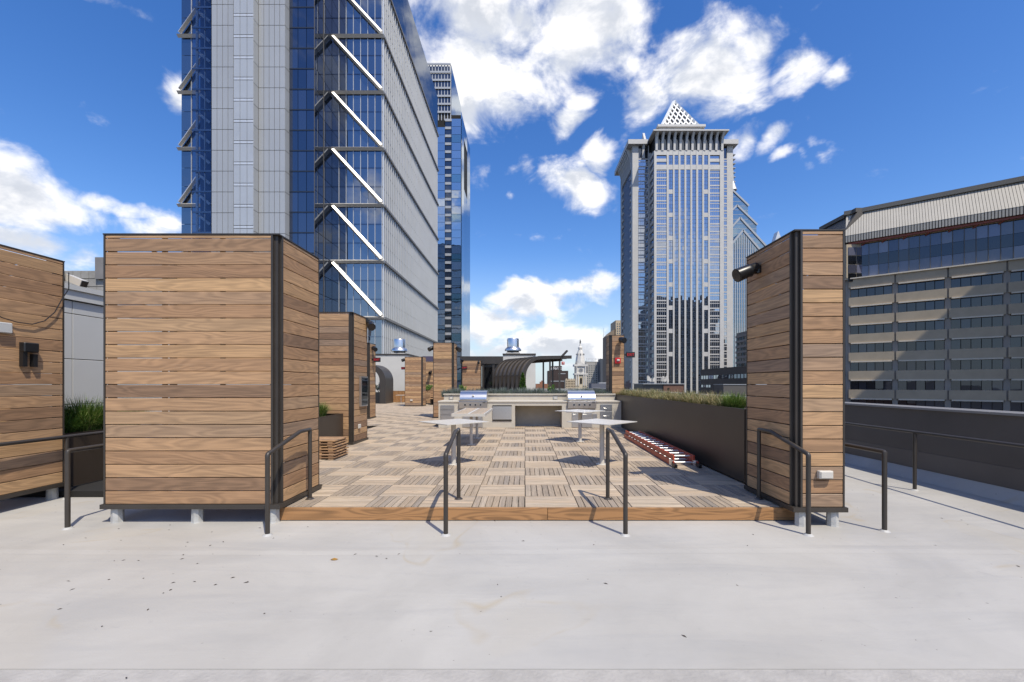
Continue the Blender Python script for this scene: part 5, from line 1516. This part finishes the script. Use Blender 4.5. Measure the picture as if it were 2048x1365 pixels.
obj('dome', MB().lathe([(hw(10), zq(729) + .02), (hw(9.6), zq(722)), (hw(8.4), zq(714)), (hw(7.0), zq(707)), (hw(5.2), zq(702)), (hw(4.6), zq(700.5))], (cx, Q + 7, 0), 8), M_ST, t)
for a in range(8):
    an = a * math.pi / 4; obj('dormer', MB().lathe([(.7, 0), (.6, 1.2), (.1, 2)], (cx + hw(7.6) * math.cos(an), Q + 7 + hw(7.6) * math.sin(an), zq(710)), 6), M_GREYB, t)
obj('lantern', MB().lathe([(hw(4.2), zq(700.4)), (hw(3.6), zq(698)), (hw(4.6), zq(697)), (hw(4.4), zq(694)), (hw(2.4), zq(692)), (hw(1.4), zq(688)), (hw(1.2), zq(686.5))], (cx, Q + 7, 0), 12), M_ST, t)
st = obj('statue', MB().lathe([(.75, zq(686.4)), (.85, zq(684.5)), (.62, zq(682.3)), (.70, zq(681)), (.40, zq(680.2)), (.42, zq(679.4)), (.60, zq(679)), (.3, zq(678.3))], (cx, Q + 7, 0), 8), M_BLK, t)
obj('outstretched_arm', MB().tube([(cx + .4, Q + 7, zq(681.4)), (cx + 1.3, Q + 6.6, zq(682.2))], .22, 6), M_BLK, st)

t = thing('sign_top_tower', 'grey gridded tower block with tall rooftop letters beside the clock tower', 'building', (X(1190, 620), 630, -60))
y = 620; x0, x1 = X(1172, y), X(1203, y)
obj('shaft', MB().box(x0, x1, y, y + 20, -59.9, Z(725, y)), mat('grey_tan_facade', (.40, .38, .345), .8), t)
grid_windows(x0 + 1, x1 - .5, y, Z(790, y), Z(730, y), 8, 14, G_DIM, t, .5, .45)
lm = mat('faded_sign_white', (.62, .62, .62), .6)
link('rooftop_letters', text_mesh('PSFS', 8.2, .25, lm), (X(1188.5, y), y + 2, Z(719.8, y)), t, (R(90), 0, 0)).scale = (1.25, .72, 1)
obj('sign_frame', MB().box(x0, x1, y + 2.5, y + 2.8, Z(724.8, y), Z(723.6, y)).box(x0 + 1, x0 + 1.2, y + 2.5, y + 2.8, Z(723.6, y), Z(716, y)).box(x1 - 1.2, x1 - 1, y + 2.5, y + 2.8, Z(723.6, y), Z(716, y)), M_METD, t)
t = thing('dark_slab_tower', 'dark slab tower with pale bands right of the rooftop letters', 'building', (X(1212, 600), 610, -60))
y = 600; x0, x1 = X(1201, y), X(1228, y)
obj('shaft', MB().box(x0, x1, y, y + 20, -59.9, Z(718, y)), mat('slate_facade', (.075, .085, .10), .6), t)
mb = MB()
for k in range(13): mb.box(X(1209.5, y), X(1218, y), y - .2, y - .02, Z(726 + k * 4.2, y), Z(724.2 + k * 4.2, y))
o = obj('pale_bands', mb, M_CLAD, t); o['kind'] = 'stuff'
obj('mast', MB().tube([(X(1209, y), y + 6, Z(718, y)), (X(1209, y), y + 6, Z(655, y))], [.45, .12], 6), M_METD, t)

t = thing('dark_signed_block', 'dark block with white name lettering behind the canopy posts', 'building', (X(1116, 450), 460, -60))
y = 450; obj('shaft', MB().box(X(1096, y), X(1136.5, y), y, y + 20, -59.9, Z(742, y)), M_BROWN, t)
obj('sign_box', MB().box(X(1103, y), X(1124, y), y + .5, y + 12, Z(742, y) + .01, Z(732.5, y)), M_BROWN, t)
for py in (747, 762): obj('pale_strip', MB().box(X(1117 if py == 747 else 1100, y), X(1131, y), y - .3, y - .02, Z(py + 1.6, y), Z(py, y)), M_CLAD, t)
link('lettering', text_mesh('Jefferson', 4.6, .1, mat('sign_white', (.85, .85, .85), .5)), (X(1113.5, y), y + .3, Z(737, y)), t, (R(90), 0, 0))
t = thing('tan_stone_block', 'tan stone block left of the clock tower base', 'building', (X(1143, 430), 440, -60))
y = 430; obj('shaft', MB().box(X(1131, y), X(1151, y), y, y + 14, -59.9, Z(760, y)), M_TANB, t)
for k in range(4): a = X(1131 + k * 5.2, y); obj('roof_turret', MB().prism([(a, Z(760, y) + .01), (a + 2, Z(760, y) + .01), (a + 1.6, Z(757.5, y)), (a + .4, Z(757.5, y))], y, y + 3, 'y'), M_TANB, t, norm=True)
grid_windows(X(1132, y), X(1150, y), y, Z(785, y), Z(761, y), 6, 5, G_DIM, t, .4, .55)
t = thing('red_brick_block', 'low red brick block seen past the pale penthouse', 'building', (X(1084, 330), 340, -60))
y = 330; obj('shaft', MB().box(X(1072, y), X(1096, y), y, y + 14, -59.9, Z(768, y)), mat('red_brick', (.30, .14, .085), .85, noise=(.3, .15)), t)
obj('stepped_attic', MB().box(X(1080, y), X(1089, y), y + 1, y + 9, Z(768, y) + .01, Z(764, y)).box(X(1083, y), X(1086, y), y + 2, y + 7, Z(764, y) + .011, Z(761.5, y)), MATS['red_brick'], t)
t = thing('grey_roof_plant', 'low blue grey roof block right of the clock tower', 'building', (X(1200, 300), 305, -60))
y = 300; obj('block', MB().box(X(1183, y), X(1226, y), y, y + 14, -59.9, Z(767.5, y)), mat('blue_grey_block', (.13, .14, .18), .7), t); obj('roof_plant', MB().box(X(1200, y), X(1214, y), y + 3, y + 9, Z(767.5, y) + .01, Z(765, y)), M_CLAD, t)
t = thing('tan_tower', 'tan stone tower peeping out left of the granite tower', 'building', (X(1238, 330), 340, -60))
y = 330; obj('shaft', MB().box(X(1231.5, y), X(1262, y), y, y + 20, -59.9, Z(641, y)), M_TANB, t)
obj('lower_block', MB().prism([(X(1214, y), -59.9), (X(1231.4, y), -59.9), (X(1231.4, y), Z(657, y)), (X(1222, y), Z(664, y)), (X(1214, y), Z(672, y))], y + 1, y + 18, 'y'), mat('brown_stone', (.24, .19, .14), .85), t, norm=True)
grid_windows(X(1231.5, y) + .5, X(1245, y), y, Z(760, y), Z(646, y), 3, 24, G_DIM, t, .4, .5)

t = thing('banded_grey_block', 'dark grey block with stacked window bands between granite tower and right box', 'building', (92, 146, -60))
x0 = 80.0; ya, yb = 128.0, 164.5; ZT = 20.6
obj('shaft', MB().box(x0, 108, ya, yb, -59.9, ZT), mat('taupe_concrete', (.20, .185, .17), .8, noise=(.2, .1)), t)
obj('plant_room', MB().box(x0 + 2, 100, ya + 2, yb - 9, ZT + .01, ZT + 4.2), MATS['taupe_concrete'], t)
for k in range(8):
    z = ZT - 1.0 - k * 1.95
    obj('spandrel_band', MB().box(x0 - .45, x0 - .001, ya, yb, z - .85, z), mat('taupe_band', (.26, .24, .22), .8), t)
    for i in range(12): obj('window', MB().box(x0 - .12, x0 - .01, yb - 1.9 - i * 1.9, yb - .5 - i * 1.9, z - 1.93, z - .87), G_DIM, t)
t = thing('brown_mesh_block', 'dark brown low block with a row of small windows above the long planter', 'building', (56, 98, -60))
x0 = 45.0; ya, yb = 84.0, 111.5; ZT = 5.07
obj('wall', MB().box(x0, x0 + 11, ya, yb, -59.9, ZT), M_BROWN, t)
for k in range(18):
    b = yb - .7 - k * 1.45; obj('window', MB().box(x0 - .08, x0 - .01, b - 1.05, b, ZT - 2.35, ZT - 1.5), M_LIME if k in (3, 4) else G_MEL, t)
for k in range(4): b = yb - .7 - k * 1.45; obj('window', MB().box(x0 - .08, x0 - .01, b - 1.05, b, ZT - 4.4, ZT - 3.8), G_MEL, t)
obj('roof_curb', MB().box(x0 - .1, x0 + 11.1, ya - .1, yb + .1, ZT + .001, ZT + .12), M_METD, t)
obj('front_annex', MB().box(X(1428, 84), X(1510, 84), 80, 83.9, -59.9, Z(770, 84)), M_METD, t); obj('annex_coping', MB().box(X(1427, 84), X(1510, 84), 79.9, 84.0, Z(770, 84) + .01, Z(768.8, 84)), M_CLAD, t)
t = thing('brick_plant_room', 'low brick and grey plant room in front of the granite tower', 'plant room', (X(1328, 90), 95, -60))
y = 90; obj('brick_part', MB().box(X(1327, y), X(1367.5, y), y, y + 8, -59.9, Z(769, y)), M_BRICK, t); obj('grey_part', MB().box(X(1287, y), X(1326.9, y), y + .3, y + 8, -59.9, Z(769, y)), M_METD, t)
obj('coping', MB().box(X(1286, y), X(1368, y), y - .2, y + 8.2, Z(769, y) + .01, Z(767.5, y)), M_CLAD, t); obj('vent_opening', MB().box(X(1335, y), X(1338.5, y), y - .1, y - .01, Z(780, y), Z(776, y)), M_DARK, t)
rr = random.Random(8)
for cpx, n in ((1302, 5), (1330, 6)):
    t = thing('antenna_cluster', 'white antenna panels on the plant room, %s of the two groups' % ('left' if cpx < 1310 else 'right'), 'antennas', (X(cpx, 93), 93, Z(767.5, 90)), 'antenna clusters')
    zb = Z(767.4, 90)
    for k in range(n):
        a = X(cpx - 6 + k * 12 / (n - 1) + rr.uniform(-1, 1), 93); h = rr.uniform(.9, 1.7)
        obj('mast', MB().tube([(a, 93, zb), (a, 93, zb + h)], .04, 6), M_CLAD, t); obj('panel', MB().box(a - .14, a + .14, 92.8, 92.95, zb + h * .35, zb + h), M_WHITE, t)
# concrete building seen over the white penthouse
t = thing('concrete_neighbour', 'weathered grey concrete building above the white penthouse', 'building', (X(160, 60), 66, -60))
y = 60; obj('main_block', MB().box(X(80, y), X(330, y), y, y + 14, -59.9, Z(542, y)), mat('weathered_concrete', (.30, .285, .26), .85, noise=(.7, .15)), t)
obj('stair_head', MB().box(X(197, y), X(330, y), y - .5, y + 8, Z(560, y), Z(517, y)), mat('weathered_dark', (.20, .19, .185), .85, noise=(.7, .1)), t)
for k in range(8):
    for j in range(3): obj('panel', MB().box(X(84 + k * 16, y), X(99 + k * 16, y), y - .12, y - .01, Z(557.5 + j * 16, y), Z(543 + j * 16, y)), MATS['weathered_concrete'], t)
